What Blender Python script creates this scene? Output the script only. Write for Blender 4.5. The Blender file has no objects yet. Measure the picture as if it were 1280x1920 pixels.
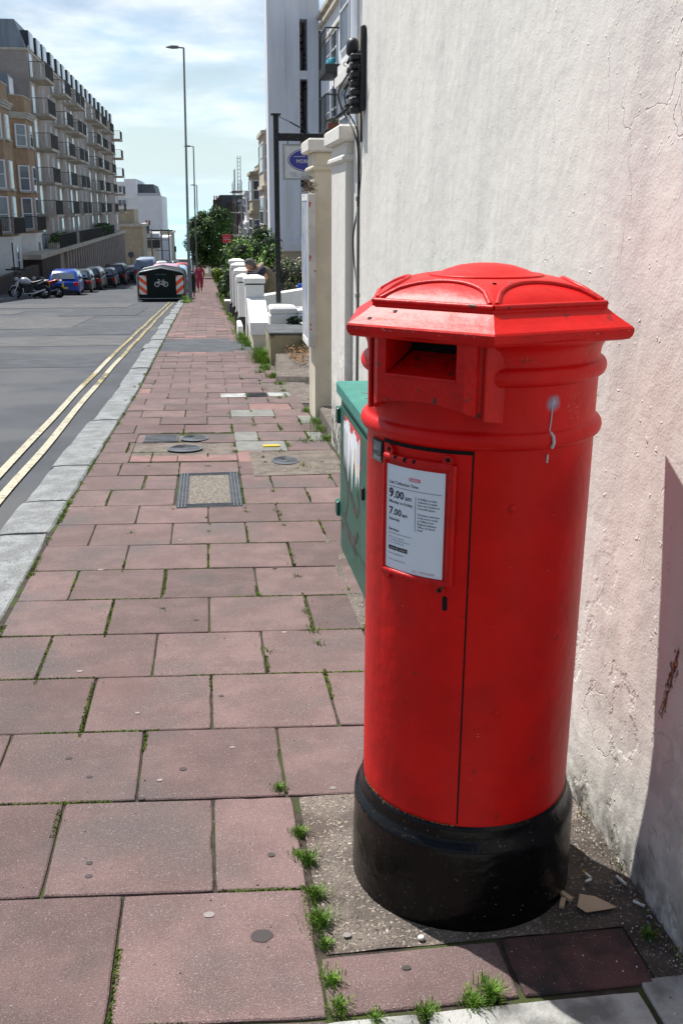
import bpy, bmesh, math, random
from mathutils import Vector, Matrix, noise
from math import sin, cos, pi, radians, atan2, sqrt
random.seed(7)
SC = bpy.context.scene
# ------------------------------------------------------------------ camera
FWD = Vector((0.12860599, 0.9461921, -0.29695288)).normalized()
RGT = Vector((0.54155248, -0.07295252, 0.00208719)).normalized()
UPV = RGT.cross(FWD).normalized()
cam_d = bpy.data.cameras.new("camera"); cam = bpy.data.objects.new("camera", cam_d)
SC.collection.objects.link(cam); SC.camera = cam
cam.matrix_world = Matrix(((RGT.x, UPV.x, -FWD.x, 0), (RGT.y, UPV.y, -FWD.y, 0), (RGT.z, UPV.z, -FWD.z, 0), (0, 0, 0, 1)))
cam_d.sensor_fit = 'VERTICAL'; cam_d.sensor_height = 24.0; cam_d.lens = 24.0 * 1830 / 1920
cam_d.clip_start = 0.05; cam_d.clip_end = 60000
# ------------------------------------------------------------------ light
SUN_AZ, SUN_EL = radians(127), radians(59)
SUN_DIR = Vector((cos(SUN_AZ) * cos(SUN_EL), sin(SUN_AZ) * cos(SUN_EL), sin(SUN_EL)))
sd = bpy.data.lights.new("sun", 'SUN'); sd.energy = 4.8; sd.angle = radians(0.53); sd.color = (1.0, 0.965, 0.91)
so = bpy.data.objects.new("sun", sd); SC.collection.objects.link(so)
so.rotation_euler = SUN_DIR.to_track_quat('Z', 'Y').to_euler()
W = bpy.data.worlds.new("World"); SC.world = W; W.use_nodes = True
wn, wl = W.node_tree.nodes, W.node_tree.links; wn.clear()
def wnode(t, **k):
    n = wn.new(t)
    for a, b in k.items(): setattr(n, a, b)
    return n
sky = wnode('ShaderNodeTexSky', sky_type='NISHITA', sun_disc=False, sun_elevation=SUN_EL, sun_rotation=pi / 2 - SUN_AZ, air_density=1.0, dust_density=1.2, ozone_density=1.5)
tc = wnode('ShaderNodeTexCoord'); sep = wnode('ShaderNodeSeparateXYZ'); wl.new(tc.outputs['Generated'], sep.inputs[0])
zc = wnode('ShaderNodeMath', operation='MAXIMUM'); wl.new(sep.outputs['Z'], zc.inputs[0]); zc.inputs[1].default_value = 0.0
za = wnode('ShaderNodeMath', operation='ADD'); wl.new(zc.outputs[0], za.inputs[0]); za.inputs[1].default_value = 0.16
dx = wnode('ShaderNodeMath', operation='DIVIDE'); wl.new(sep.outputs['X'], dx.inputs[0]); wl.new(za.outputs[0], dx.inputs[1])
dy = wnode('ShaderNodeMath', operation='DIVIDE'); wl.new(sep.outputs['Y'], dy.inputs[0]); wl.new(za.outputs[0], dy.inputs[1])
cb = wnode('ShaderNodeCombineXYZ'); wl.new(dx.outputs[0], cb.inputs[0]); wl.new(dy.outputs[0], cb.inputs[1])
nz = wnode('ShaderNodeTexNoise'); nz.inputs['Scale'].default_value = 1.15; nz.inputs['Detail'].default_value = 9; nz.inputs['Roughness'].default_value = 0.56; nz.inputs['Distortion'].default_value = 0.35
wl.new(cb.outputs[0], nz.inputs['Vector'])
cr = wnode('ShaderNodeValToRGB'); cr.color_ramp.elements[0].position = 0.40; cr.color_ramp.elements[0].color = (0.04, 0.04, 0.04, 1)
cr.color_ramp.elements[1].position = 0.60; cr.color_ramp.elements[1].color = (0.95, 0.95, 0.95, 1); wl.new(nz.outputs['Fac'], cr.inputs[0])
skm = wnode('ShaderNodeVectorMath', operation='SCALE'); wl.new(sky.outputs[0], skm.inputs[0]); skm.inputs['Scale'].default_value = 0.088
# cloud colour: a little greyer where dense
n2 = wnode('ShaderNodeTexNoise'); n2.inputs['Scale'].default_value = 3.2; n2.inputs['Detail'].default_value = 6; wl.new(cb.outputs[0], n2.inputs['Vector'])
cc = wnode('ShaderNodeValToRGB'); cc.color_ramp.elements[0].position = 0.35; cc.color_ramp.elements[0].color = (0.42, 0.60, 0.80, 1)
cc.color_ramp.elements[1].position = 0.62; cc.color_ramp.elements[1].color = (0.90, 0.93, 0.94, 1); wl.new(n2.outputs['Fac'], cc.inputs[0])
up_ = wnode('ShaderNodeMapRange'); wl.new(sep.outputs['Z'], up_.inputs[0]); up_.inputs[1].default_value = 0.62; up_.inputs[2].default_value = 0.36; up_.inputs[3].default_value = 0.12; up_.inputs[4].default_value = 1.0
bk_ = wnode('ShaderNodeMapRange'); wl.new(sep.outputs['Y'], bk_.inputs[0]); bk_.inputs[1].default_value = -0.3; bk_.inputs[2].default_value = 0.35; bk_.inputs[3].default_value = 0.18; bk_.inputs[4].default_value = 1.0
mm_ = wnode('ShaderNodeMath', operation='MULTIPLY'); wl.new(up_.outputs[0], mm_.inputs[0]); wl.new(bk_.outputs[0], mm_.inputs[1])
mk_ = wnode('ShaderNodeMath', operation='MULTIPLY'); wl.new(cr.outputs[0], mk_.inputs[0]); wl.new(mm_.outputs[0], mk_.inputs[1])
mx = wnode('ShaderNodeMix', data_type='RGBA'); wl.new(mk_.outputs[0], mx.inputs[0]); wl.new(skm.outputs[0], mx.inputs[6]); wl.new(cc.outputs[0], mx.inputs[7])
# bright milky band low over the sea
hr = wnode('ShaderNodeMapRange'); wl.new(sep.outputs['Z'], hr.inputs[0]); hr.inputs[1].default_value = 0.0; hr.inputs[2].default_value = 0.17; hr.inputs[3].default_value = 0.92; hr.inputs[4].default_value = 0.0
bh_ = wnode('ShaderNodeMapRange'); wl.new(sep.outputs['Y'], bh_.inputs[0]); bh_.inputs[1].default_value = -0.25; bh_.inputs[2].default_value = 0.45; bh_.inputs[3].default_value = 0.25; bh_.inputs[4].default_value = 1.0
hm_ = wnode('ShaderNodeMath', operation='MULTIPLY'); wl.new(hr.outputs[0], hm_.inputs[0]); wl.new(bh_.outputs[0], hm_.inputs[1])
m2 = wnode('ShaderNodeMix', data_type='RGBA'); wl.new(hm_.outputs[0], m2.inputs[0]); wl.new(mx.outputs[2], m2.inputs[6]); m2.inputs[7].default_value = (0.58, 0.74, 0.79, 1)
bg = wnode('ShaderNodeBackground'); wl.new(m2.outputs[2], bg.inputs[0]); bg.inputs[1].default_value = 1.0
wo = wnode('ShaderNodeOutputWorld'); wl.new(bg.outputs[0], wo.inputs[0])
SC.view_settings.view_transform = 'Standard'; SC.view_settings.look = 'None'; SC.view_settings.exposure = 0.42; SC.view_settings.gamma = 1.0
# ------------------------------------------------------------------ helpers
NODES = [(-20, .712, .0441), (0, 1.594, .0441), (15, 2.256, .0475), (44, 3.85, .058), (59, 4.72, .056), (120, 7.6, .042), (250, 12.2, .033), (275, 12.9, .01)]
def H(y):                      # drop of the pavement below the eye at distance y down the street
    if y <= 0: return 1.594 + .0441 * y
    for (a, ha, sa), (b, hb, sb) in zip(NODES, NODES[1:]):
        if a <= y <= b:
            t = (y - a) / (b - a); L = b - a
            return (2*t**3-3*t*t+1)*ha + (t**3-2*t*t+t)*L*sa + (-2*t**3+3*t*t)*hb + (t**3-t*t)*L*sb
    return 12.9
def G(y): return -H(y)
MATS = {}
def mat(name, col, rough=.8, var=.12, scale=6, bump=0., bscale=60, metal=0., spec=.5, col2=None, lo=.42, hi=.6, speck=None, coat=0., detail=6, trans=0., stretch=None, bdetail=4, island=0.):
    m = bpy.data.materials.new(name); m.use_nodes = True; n, l = m.node_tree.nodes, m.node_tree.links; n.clear()
    def N(t, **k):
        q = n.new(t)
        for a, b in k.items(): setattr(q, a, b)
        return q
    out = N('ShaderNodeOutputMaterial'); p = N('ShaderNodeBsdfPrincipled'); l.new(p.outputs[0], out.inputs[0])
    co = N('ShaderNodeTexCoord'); src = co.outputs['Object']
    if stretch:
        mp = N('ShaderNodeMapping'); mp.inputs['Scale'].default_value = stretch; l.new(src, mp.inputs[0]); src = mp.outputs[0]
    no = N('ShaderNodeTexNoise'); no.inputs['Scale'].default_value = scale; no.inputs['Detail'].default_value = detail; no.inputs['Roughness'].default_value = .6; l.new(src, no.inputs['Vector'])
    r = N('ShaderNodeValToRGB'); r.color_ramp.elements[0].position = lo; r.color_ramp.elements[1].position = hi
    c = Vector(col); d = Vector(col2) if col2 else c * (1 - var)
    r.color_ramp.elements[0].color = (*d, 1); r.color_ramp.elements[1].color = (*(c * (1 + (0 if col2 else var))), 1)
    l.new(no.outputs['Fac'], r.inputs[0]); last = r.outputs[0]
    if speck:
        for (sc_, thr, sc_col, wdt) in speck:
            v = N('ShaderNodeTexNoise'); v.inputs['Scale'].default_value = sc_; v.inputs['Detail'].default_value = 2; l.new(co.outputs['Object'], v.inputs['Vector'])
            rr = N('ShaderNodeMapRange'); rr.inputs[1].default_value = thr; rr.inputs[2].default_value = thr + wdt; l.new(v.outputs['Fac'], rr.inputs[0])
            q = N('ShaderNodeMix', data_type='RGBA'); l.new(rr.outputs[0], q.inputs[0]); l.new(last, q.inputs[6]); q.inputs[7].default_value = (*sc_col, 1); last = q.outputs[2]
    if island:
        gi = N('ShaderNodeNewGeometry'); ir = N('ShaderNodeMapRange'); l.new(gi.outputs['Random Per Island'], ir.inputs[0]); ir.inputs[3].default_value = 1 - island; ir.inputs[4].default_value = 1 + island
        vs_ = N('ShaderNodeVectorMath', operation='SCALE'); l.new(last, vs_.inputs[0]); l.new(ir.outputs[0], vs_.inputs['Scale']); last = vs_.outputs[0]
    l.new(last, p.inputs['Base Color']); p.inputs['Roughness'].default_value = rough; p.inputs['Metallic'].default_value = metal
    p.inputs['Specular IOR Level'].default_value = spec
    if coat: p.inputs['Coat Weight'].default_value = coat; p.inputs['Coat Roughness'].default_value = .15
    if trans: p.inputs['Transmission Weight'].default_value = trans
    if bump:
        b = N('ShaderNodeBump'); b.inputs['Strength'].default_value = min(1, bump); b.inputs['Distance'].default_value = .006 * max(1, bump)
        bn = N('ShaderNodeTexNoise'); bn.inputs['Scale'].default_value = bscale; bn.inputs['Detail'].default_value = bdetail; l.new(co.outputs['Object'], bn.inputs['Vector'])
        l.new(bn.outputs['Fac'], b.inputs['Height']); l.new(b.outputs[0], p.inputs['Normal'])
    MATS[name] = m; m['last'] = 1
    return m
class MB:
    def __init__(s): s.v = []; s.f = []; s.m = []; s.sm = []
    def add(s, vs, fs, mi=0, smooth=False):
        o = len(s.v); s.v += [tuple(q) for q in vs]; s.f += [tuple(i + o for i in f) for f in fs]; s.m += [mi] * len(fs); s.sm += [smooth] * len(fs); return s
    def box(s, x0, x1, y0, y1, z0, z1, mi=0, rz=0, bev=0):
        cx, cy = (x0 + x1) / 2, (y0 + y1) / 2; hx, hy = (x1 - x0) / 2, (y1 - y0) / 2
        def pt(x, y, z): return (cx + x * cos(rz) - y * sin(rz), cy + x * sin(rz) + y * cos(rz), z)
        if bev:
            b = min(bev, hx * .45, hy * .45, (z1 - z0) * .45); rings = []
            for z, e in ((z0, b), (z0 + b, 0), (z1 - b, 0), (z1, b)):
                X, Y = hx - e, hy - e; c = b * .6 if e == 0 else b * .6
                rings.append([pt(*q, z) for q in ((-X + c, -Y), (X - c, -Y), (X, -Y + c), (X, Y - c), (X - c, Y), (-X + c, Y), (-X, Y - c), (-X, -Y + c))])
            vs = sum(rings, []); fs = [tuple(range(7, -1, -1)), tuple(range(24, 32))]
            for k in range(3):
                for i in range(8): j = (i + 1) % 8; fs.append((k*8+i, k*8+j, k*8+8+j, k*8+8+i))
            return s.add(vs, fs, mi)
        vs = [pt(x, y, z) for z in (z0, z1) for x, y in ((-hx, -hy), (hx, -hy), (hx, hy), (-hx, hy))]
        return s.add(vs, [(3, 2, 1, 0), (4, 5, 6, 7), (0, 1, 5, 4), (1, 2, 6, 5), (2, 3, 7, 6), (3, 0, 4, 7)], mi)
    def tube(s, pts, r, n=8, mi=0, r1=None, caps=True, smooth=True):
        pts = [Vector(p) for p in pts]; rings = []; k = len(pts)
        prev = None
        for i, p in enumerate(pts):
            t = (pts[min(i + 1, k - 1)] - pts[max(i - 1, 0)]).normalized()
            a = prev - t * prev.dot(t) if prev else (Vector((0, 0, 1)).cross(t) if abs(t.z) < .95 else Vector((1, 0, 0)).cross(t))
            if a.length < 1e-6: a = t.orthogonal()
            a.normalize(); prev = a; b = t.cross(a)
            rr = r if r1 is None else r + (r1 - r) * i / (k - 1)
            rings.append([p + (a * cos(2*pi*j/n) + b * sin(2*pi*j/n)) * rr for j in range(n)])
        vs = sum(rings, []); fs = []
        for i in range(k - 1):
            for j in range(n): q = (j + 1) % n; fs.append((i*n+j, i*n+q, i*n+n+q, i*n+n+j))
        s.add(vs, fs, mi, smooth)
        if caps: s.add(rings[0], [tuple(range(n - 1, -1, -1))], mi); s.add(rings[-1], [tuple(range(n))], mi)
        return s
    def lathe(s, prof, cx, cy, n=64, mi=0, smooth=True, a0=0, a1=2*pi, cap=True):
        full = abs(a1 - a0 - 2*pi) < 1e-6; m = n if full else n + 1; vs = []
        for r, z in prof:
            for j in range(m): a = a0 + (a1 - a0) * j / n; vs.append((cx + r * cos(a), cy + r * sin(a), z))
        fs = []
        for i in range(len(prof) - 1):
            for j in range(n): q = (j + 1) % m; fs.append((i*m+j, i*m+q, i*m+m+q, i*m+m+j))
        s.add(vs, fs, mi, smooth)
        if cap and full:
            if prof[0][0] > 1e-4: s.add([vs[j] for j in range(m)], [tuple(range(m - 1, -1, -1))], mi)
            if prof[-1][0] > 1e-4: s.add([vs[(len(prof)-1)*m + j] for j in range(m)], [tuple(range(m))], mi)
        return s
    def prism(s, poly, z0, z1, mi=0):      # poly in xy, counter-clockwise
        n = len(poly); vs = [(x, y, z0) for x, y in poly] + [(x, y, z1) for x, y in poly]
        return s.add(vs, [tuple(range(n - 1, -1, -1)), tuple(range(n, 2*n))] + [(i, (i+1) % n, n + (i+1) % n, n + i) for i in range(n)], mi)
    def ext(s, poly3, d, mi=0):            # 3d polygon extruded along vector d
        n = len(poly3); a = [Vector(p) for p in poly3]; d = Vector(d); vs = a + [p + d for p in a]
        return s.add(vs, [tuple(range(n - 1, -1, -1)), tuple(range(n, 2*n))] + [(i, (i+1) % n, n + (i+1) % n, n + i) for i in range(n)], mi)
    def torus(s, c, R, r, axis='z', n=32, k=8, mi=0, sz=1):
        vs = []
        for i in range(n):
            a = 2*pi*i/n
            for j in range(k):
                b = 2*pi*j/k; q = R + r*cos(b); x, y, z = q*cos(a), q*sin(a), r*sin(b)*sz
                if axis == 'x': x, y, z = z, x, y
                elif axis == 'y': x, y, z = x, z, y
                vs.append((c[0]+x, c[1]+y, c[2]+z))
        return s.add(vs, [(i*k+j, ((i+1)%n)*k+j, ((i+1)%n)*k+(j+1)%k, i*k+(j+1)%k) for i in range(n) for j in range(k)], mi, True)
    def loft(s, rings, mi=0, smooth=True, caps=True):
        n = len(rings[0]); vs = sum([list(r) for r in rings], []); fs = []
        for i in range(len(rings) - 1):
            for j in range(n): q = (j + 1) % n; fs.append((i*n+j, i*n+q, i*n+n+q, i*n+n+j))
        s.add(vs, fs, mi, smooth)
        if caps: s.add(rings[0], [tuple(range(n - 1, -1, -1))], mi); s.add(rings[-1], [tuple(range(n))], mi)
        return s
    def build(s, name, mats, parent=None, kind=None, fix=True):
        me = bpy.data.meshes.new(name); me.from_pydata(s.v, [], s.f); me.update()
        if not isinstance(mats, (list, tuple)): mats = [mats]
        for m in mats: me.materials.append(m)
        me.polygons.foreach_set('material_index', s.m); me.polygons.foreach_set('use_smooth', s.sm)
        if fix and len(s.f) < 60000:
            b = bmesh.new(); b.from_mesh(me); bmesh.ops.recalc_face_normals(b, faces=b.faces); b.to_mesh(me); b.free()
        o = bpy.data.objects.new(name, me); SC.collection.objects.link(o)
        if parent: o.parent = parent; o.matrix_parent_inverse = Matrix.Translation(parent.location).inverted() if parent.type == 'EMPTY' and parent.rotation_euler.z == 0 else Matrix()
        if kind: o['kind'] = kind
        return o
def tag(o, label, cat, group=None):
    o['label'] = label; o['category'] = cat
    if group: o['group'] = group
    return o
def thing(name, label, cat, loc=(0, 0, 0), rz=0, group=None, sc=1):
    o = bpy.data.objects.new(name, None); SC.collection.objects.link(o); o.location = loc; o.rotation_euler = (0, 0, rz); o.scale = (sc, sc, sc); o.empty_display_size = .1
    return tag(o, label, cat, group)
def kids(o): return [c for c in bpy.data.objects if c.parent == o]
def copy_tree(o, par=None):
    c = o.copy(); SC.collection.objects.link(c); c.parent = par
    for k in kids(o): copy_tree(k, c)
    return c
def local(o):       # parts modelled about the thing's own origin
    for c in kids(o): c.matrix_parent_inverse = Matrix()
    return o
def rnd(a, b): return random.uniform(a, b)
# ------------------------------------------------------------------ materials
M = dict(
 slab=mat('paving_pink', (.155, .100, .094), .9, .15, 5, .7, 240, island=.17, speck=[(6.5, .53, (.125, .088, .082), .18), (1.9, .55, (.098, .084, .081), .20), (300, .60, (.27, .22, .21), .06), (170, .715, (.46, .42, .39), .03), (330, .40, (.085, .052, .048), -.05), (1.1, .60, (.130, .074, .070), .2)]),
 slab2=mat('paving_salmon', (.23, .130, .117), .9, .10, 7, .4, 200, speck=[(260, .66, (.5, .4, .38), .06)]),
 slab3=mat('paving_grey', (.19, .19, .175), .9, .14, 7, .4, 200, speck=[(240, .66, (.45, .44, .42), .06)]),
 slabdark=mat('paving_stained_shadowed', (.10, .044, .042), .9, .3, 8, .5, 200, col2=(.022, .018, .018), lo=.40, hi=.62, speck=[(220, .68, (.35, .30, .30), .05)]),
 soil=mat('joint_soil', (.045, .036, .028), 1, .3, 30, .8, 150, speck=[(5.5, .48, (.045, .060, .014), .08)]),
 conc=mat('concrete_patch', (.150, .125, .105), .95, .25, 9, 1.3, 130, speck=[(3.0, .54, (.105, .080, .066), .14), (110, .60, (.36, .30, .24), .04), (75, .69, (.52, .46, .40), .03), (150, .40, (.045, .035, .028), -.05)]),
 conclight=mat('pale_concrete', (.42, .42, .40), .95, .25, 6, .6, 150, col2=(.17, .17, .16), lo=.38, hi=.55),
 granite=mat('kerb_granite', (.215, .225, .225), .85, .22, 6, 1.9, 34, speck=[(150, .62, (.40, .41, .41), .05), (130, .40, (.10, .105, .11), -.05), (30, .36, (.12, .125, .12), -.06)]),
 asphalt=mat('asphalt', (.062, .068, .077), .93, .14, 1.3, .8, 160, speck=[(230, .62, (.24, .25, .26), .06), (.55, .52, (.095, .098, .102), .10), (7, .66, (.075, .08, .088), .05)]),
 asphdark=mat('asphalt_patch', (.068, .074, .083), .93, .18, 3, .8, 160, speck=[(230, .66, (.18, .19, .2), .06)]),
 asphpale=mat('asphalt_worn', (.096, .096, .098), .93, .15, 2, .8, 120, speck=[(200, .62, (.25, .25, .25), .06)]),
 yellow=mat('yellow_line', (.47, .435, .32), .8, .1, 12, .4, 120, speck=[(14, .58, (.28, .25, .16), .06), (70, .60, (.2, .19, .15), .04)]),
 yellowold=mat('yellow_line_old', (.42, .34, .14), .8, .1, 12, .4, 120, speck=[(9, .47, (.14, .125, .09), .05), (50, .58, (.12, .115, .09), .05)]),
 red=mat('pillar_red_paint', (.58, .0042, .0030), .44, .08, 7, .40, 24, spec=.22, speck=[(26, .70, (.30, .012, .012), .06), (110, .755, (.16, .03, .03), .02), (3.1, .58, (.44, .004, .004), .12), (520, .80, (.62, .30, .28), .03)], bdetail=3),
 redd=mat('pillar_red_edge', (.52, .0035, .003), .40, .08, 25, .35, 60, spec=.28, speck=[(40, .66, (.10, .03, .02), .04)]),
 black=mat('black_gloss_paint', (.003, .003, .0035), .24, .3, 14, .4, 45, spec=.22, speck=[(55, .71, (.07, .045, .025), .04), (180, .74, (.3, .28, .26), .03)]),
 blackm=mat('black_metal', (.012, .012, .013), .5, .3, 10),
 void=mat('dark_void', (.004, .003, .003), 1, .1),
 rustp=mat('pale_rust', (.42, .24, .12), .9, .3, 30), concd=mat('dirty_shadowed_concrete', (.075, .060, .050), .95, .25, 9, 1.3, 130, speck=[(110, .60, (.20, .17, .14), .04), (75, .70, (.45, .42, .38), .03)]), rust=mat('rust', (.20, .07, .025), .9, .4, 40, .5, 90),
 paper=mat('notice_paper', (.72, .78, .84), .25, .02, 6),
 oldred=mat('old_dark_red', (.16, .010, .010), .7, .2), palered=mat('scuffed_pale_red', (.62, .22, .20), .7, .2), ink=mat('notice_ink', (.02, .022, .03), .5, .05), pinkink=mat('pink_ink', (.68, .22, .30), .5, .05),
 white=mat('white_paint', (.78, .765, .72), .6, .04, 4, .25, 60),
 cream=mat('cream_render', (.60, .535, .42), .85, .08, 3, .5, 60),
 greenm=mat('cabinet_green_paint', (.010, .095, .066), .42, .12, 6, .2, 80, speck=[(70, .70, (.02, .03, .03), .04), (9, .63, (.018, .13, .095), .12)]),
 lidlit=mat('cabinet_lid_sunlit_paint', (.035, .22, .175), .5, .12, 6, .3, 80, speck=[(60, .70, (.25, .35, .33), .05)]),
 moss=mat('moss_green', (.125, .185, .025), 1, .45, 18), grass=mat('grass_blade', (.15, .27, .03), .75, .4, 30), grassd=mat('grass_dark', (.08, .16, .018), .8, .4, 30), dry=mat('dry_grass', (.33, .25, .12), .9, .3, 30),
 leafd=mat('foliage_dark', (.030, .080, .014), .65, .45, 1.2), leafm=mat('foliage_mid', (.085, .19, .022), .6, .4, 1.5), leafl=mat('foliage_light', (.19, .33, .03), .6, .4, 2), leafr=mat('foliage_reddish', (.20, .11, .06), .6, .4, 3), leafy=mat('foliage_yellow', (.26, .33, .03), .6, .3, 3),
 flower=mat('blossom', (.62, .55, .45), .7, .2, 5), core=mat('added_foliage_core_and_dead_ivy', (.012, .022, .008), 1, .3), bark=mat('bark', (.10, .07, .05), 1, .3, 12, .8, 40),
 glass=mat('window_glass', (.10, .13, .16), .08, .3, .6, metal=.0, spec=1.0), glassl=mat('window_pale', (.55, .62, .70), .15, .15, .8, spec=.8),
 frame=mat('white_frame', (.76, .78, .80), .4, .03), brick=mat('tan_brick', (.38, .255, .155), .9, .12, 2.2, .6, 30, speck=[(24, .55, (.29, .19, .115), .08)]),
 brick2=mat('brown_grey_brick', (.41, .345, .30), .9, .10, 1.2, .5, 30, speck=[(22, .55, (.34, .285, .25), .08)]),
 brick3=mat('dark_garden_brick', (.075, .055, .042), .95, .2, 2, .5, 30), slate=mat('slate_grey', (.06, .068, .08), .6, .2, 3), lead=mat('lead_sheet', (.22, .25, .28), .5, .15, 1, stretch=(3, 3, .4)),
 stone=mat('pale_stone', (.48, .46, .41), .9, .1, 2), slabc=mat('balcony_concrete', (.52, .47, .38), .9, .14, 1.5), bronze=mat('dark_bronze', (.03, .022, .022), .5, .2),
 steel=mat('galvanised_steel', (.33, .35, .36), .45, .12, 4, metal=.5), lampm=mat('lamp_grey_paint', (.16, .185, .19), .5, .15, 5), dgreen=mat('hangar_dark_green', (.004, .011, .010), .5, .2, 3, spec=.2),
 orange=mat('chevron_orange', (.95, .095, .012), .5, .05), silver=mat('silver_paint', (.48, .5, .53), .3, .05, 3, metal=.1), tyre=mat('tyre_rubber', (.012, .012, .013), .85, .2),
 blue=mat('blue_car_paint', (.004, .055, .36), .25, .05, 2, spec=.7, coat=.25), carblack=mat('black_car_paint', (.006, .006, .008), .3, .1, 2, coat=.25), cargrey=mat('grey_car_paint', (.025, .03, .036), .25, .1, 2, coat=.25), carwhite=mat('white_car_paint', (.66, .69, .73), .3, .03, 2, coat=.25), carpink=mat('pink_car_paint', (.72, .32, .42), .3, .03, 2, coat=.4), carsky=mat('pale_blue_car_paint', (.34, .50, .66), .3, .03, 2, coat=.25), carred=mat('red_car_paint', (.55, .02, .02), .3, .05, 2, coat=.25), vanblue=mat('blue_grey_van_paint', (.26, .34, .46), .4, .05, 2),
 tail=mat('tail_light_red', (.55, .01, .01), .25, .1), plate=mat('yellow_plate', (.65, .48, .03), .5, .05), chrome=mat('chrome', (.6, .6, .6), .15, .05, metal=1.),
 skin=mat('skin', (.42, .22, .15), .55, .08, 10), hairb=mat('brown_hair', (.10, .06, .035), .7, .3, 60), hairg=mat('grey_hair', (.12, .11, .10), .8, .4, 60), jump=mat('red_jumpsuit', (.40, .035, .085), .8, .15, 9), shoe=mat('pale_shoe', (.55, .54, .55), .6, .1), navy=mat('navy_sleeve', (.010, .013, .028), .85, .2, 20), olive=mat('olive_fleece', (.115, .092, .052), .95, .2, 20, .5, 90), furtan=mat('tan_lining', (.42, .34, .22), .95, .2, 30),
 signblue=mat('sign_blue', (.03, .035, .30), .4, .05), signgrey=mat('sign_grey_letters', (.35, .38, .42), .6, .05), signred=mat('board_red', (.68, .06, .07), .5, .05), oldblack=mat('old_black_paint', (.014, .014, .015), .6, .4, 20, .4, 60, speck=[(30, .66, (.16, .16, .16), .05)]),
 oldstone=mat('weathered_stone', (.36, .31, .18), .95, .3, 3, .8, 40, col2=(.10, .095, .06), lo=.36, hi=.50), darkstone=mat('dark_weathered_top', (.10, .105, .11), .95, .25, 6, .6, 60), leaf_lit=mat('dead_leaves', (.25, .13, .05), .9, .5, 30), wood=mat('poster_case_wood', (.52, .50, .47), .7, .12, 5, .4, 50, speck=[(13, .64, (.45, .06, .07), .03)]), poster=mat('poster_blue', (.36, .46, .62), .2, .2, 5, col2=(.60, .65, .70)),
 purple=mat('purple_paint', (.16, .08, .42), .5, .1), pred=mat('poster_red', (.62, .05, .06), .5, .15, 9), pyel=mat('poster_yellow', (.65, .42, .02), .5, .1), pwhite=mat('white_brushed_paint', (.80, .83, .86), .5, .05), tagk=mat('faded_black_tag', (.045, .042, .038), .6, .4, 20), tagp=mat('faded_pink_scribble', (.28, .20, .24), .6, .1),
 iron=mat('cast_iron', (.075, .085, .098), .6, .2, 20, .4, 80), aggregate=mat('pebble_aggregate', (.23, .20, .165), .95, .3, 60, 1.4, 90, col2=(.09, .078, .066), speck=[(110, .60, (.40, .36, .31), .06)]), butt=mat('cigarette_paper', (.72, .70, .66), .8, .05), buttf=mat('cigarette_filter', (.45, .26, .09), .8, .1), card=mat('torn_card', (.48, .36, .25), .9, .08), terracotta=mat('terracotta', (.30, .11, .06), .9, .2), chew=mat('chewing_gum', (.070, .058, .058), .95, .1), chewp=mat('pale_gum', (.26, .23, .22), .95, .1), bluep=mat('blue_glaze', (.02, .12, .60), .4, .2), awning=mat('teal_cloth', (.04, .32, .42), .8, .2), cable=mat('cable_black', (.010, .010, .012), .5, .2), creampipe=mat('painted_pipe', (.50, .48, .45), .6, .05), sea=None, yellowplastic=mat('yellow_plastic', (.60, .42, .02), .5, .05), bag=mat('pale_plastic_bag', (.42, .50, .54), .4, .2, 8), galv=mat('scaffold_steel', (.16, .15, .14), .5, .1), buffbld=mat('buff_far_render', (.42, .37, .27), .9, .08, 1), whitebld=mat('white_far_render', (.86, .87, .88), .9, .03, .5), whitesh=mat('white_stair_tower', (.74, .76, .80), .85, .06, 1.2, stretch=(2, 2, .3)))
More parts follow.
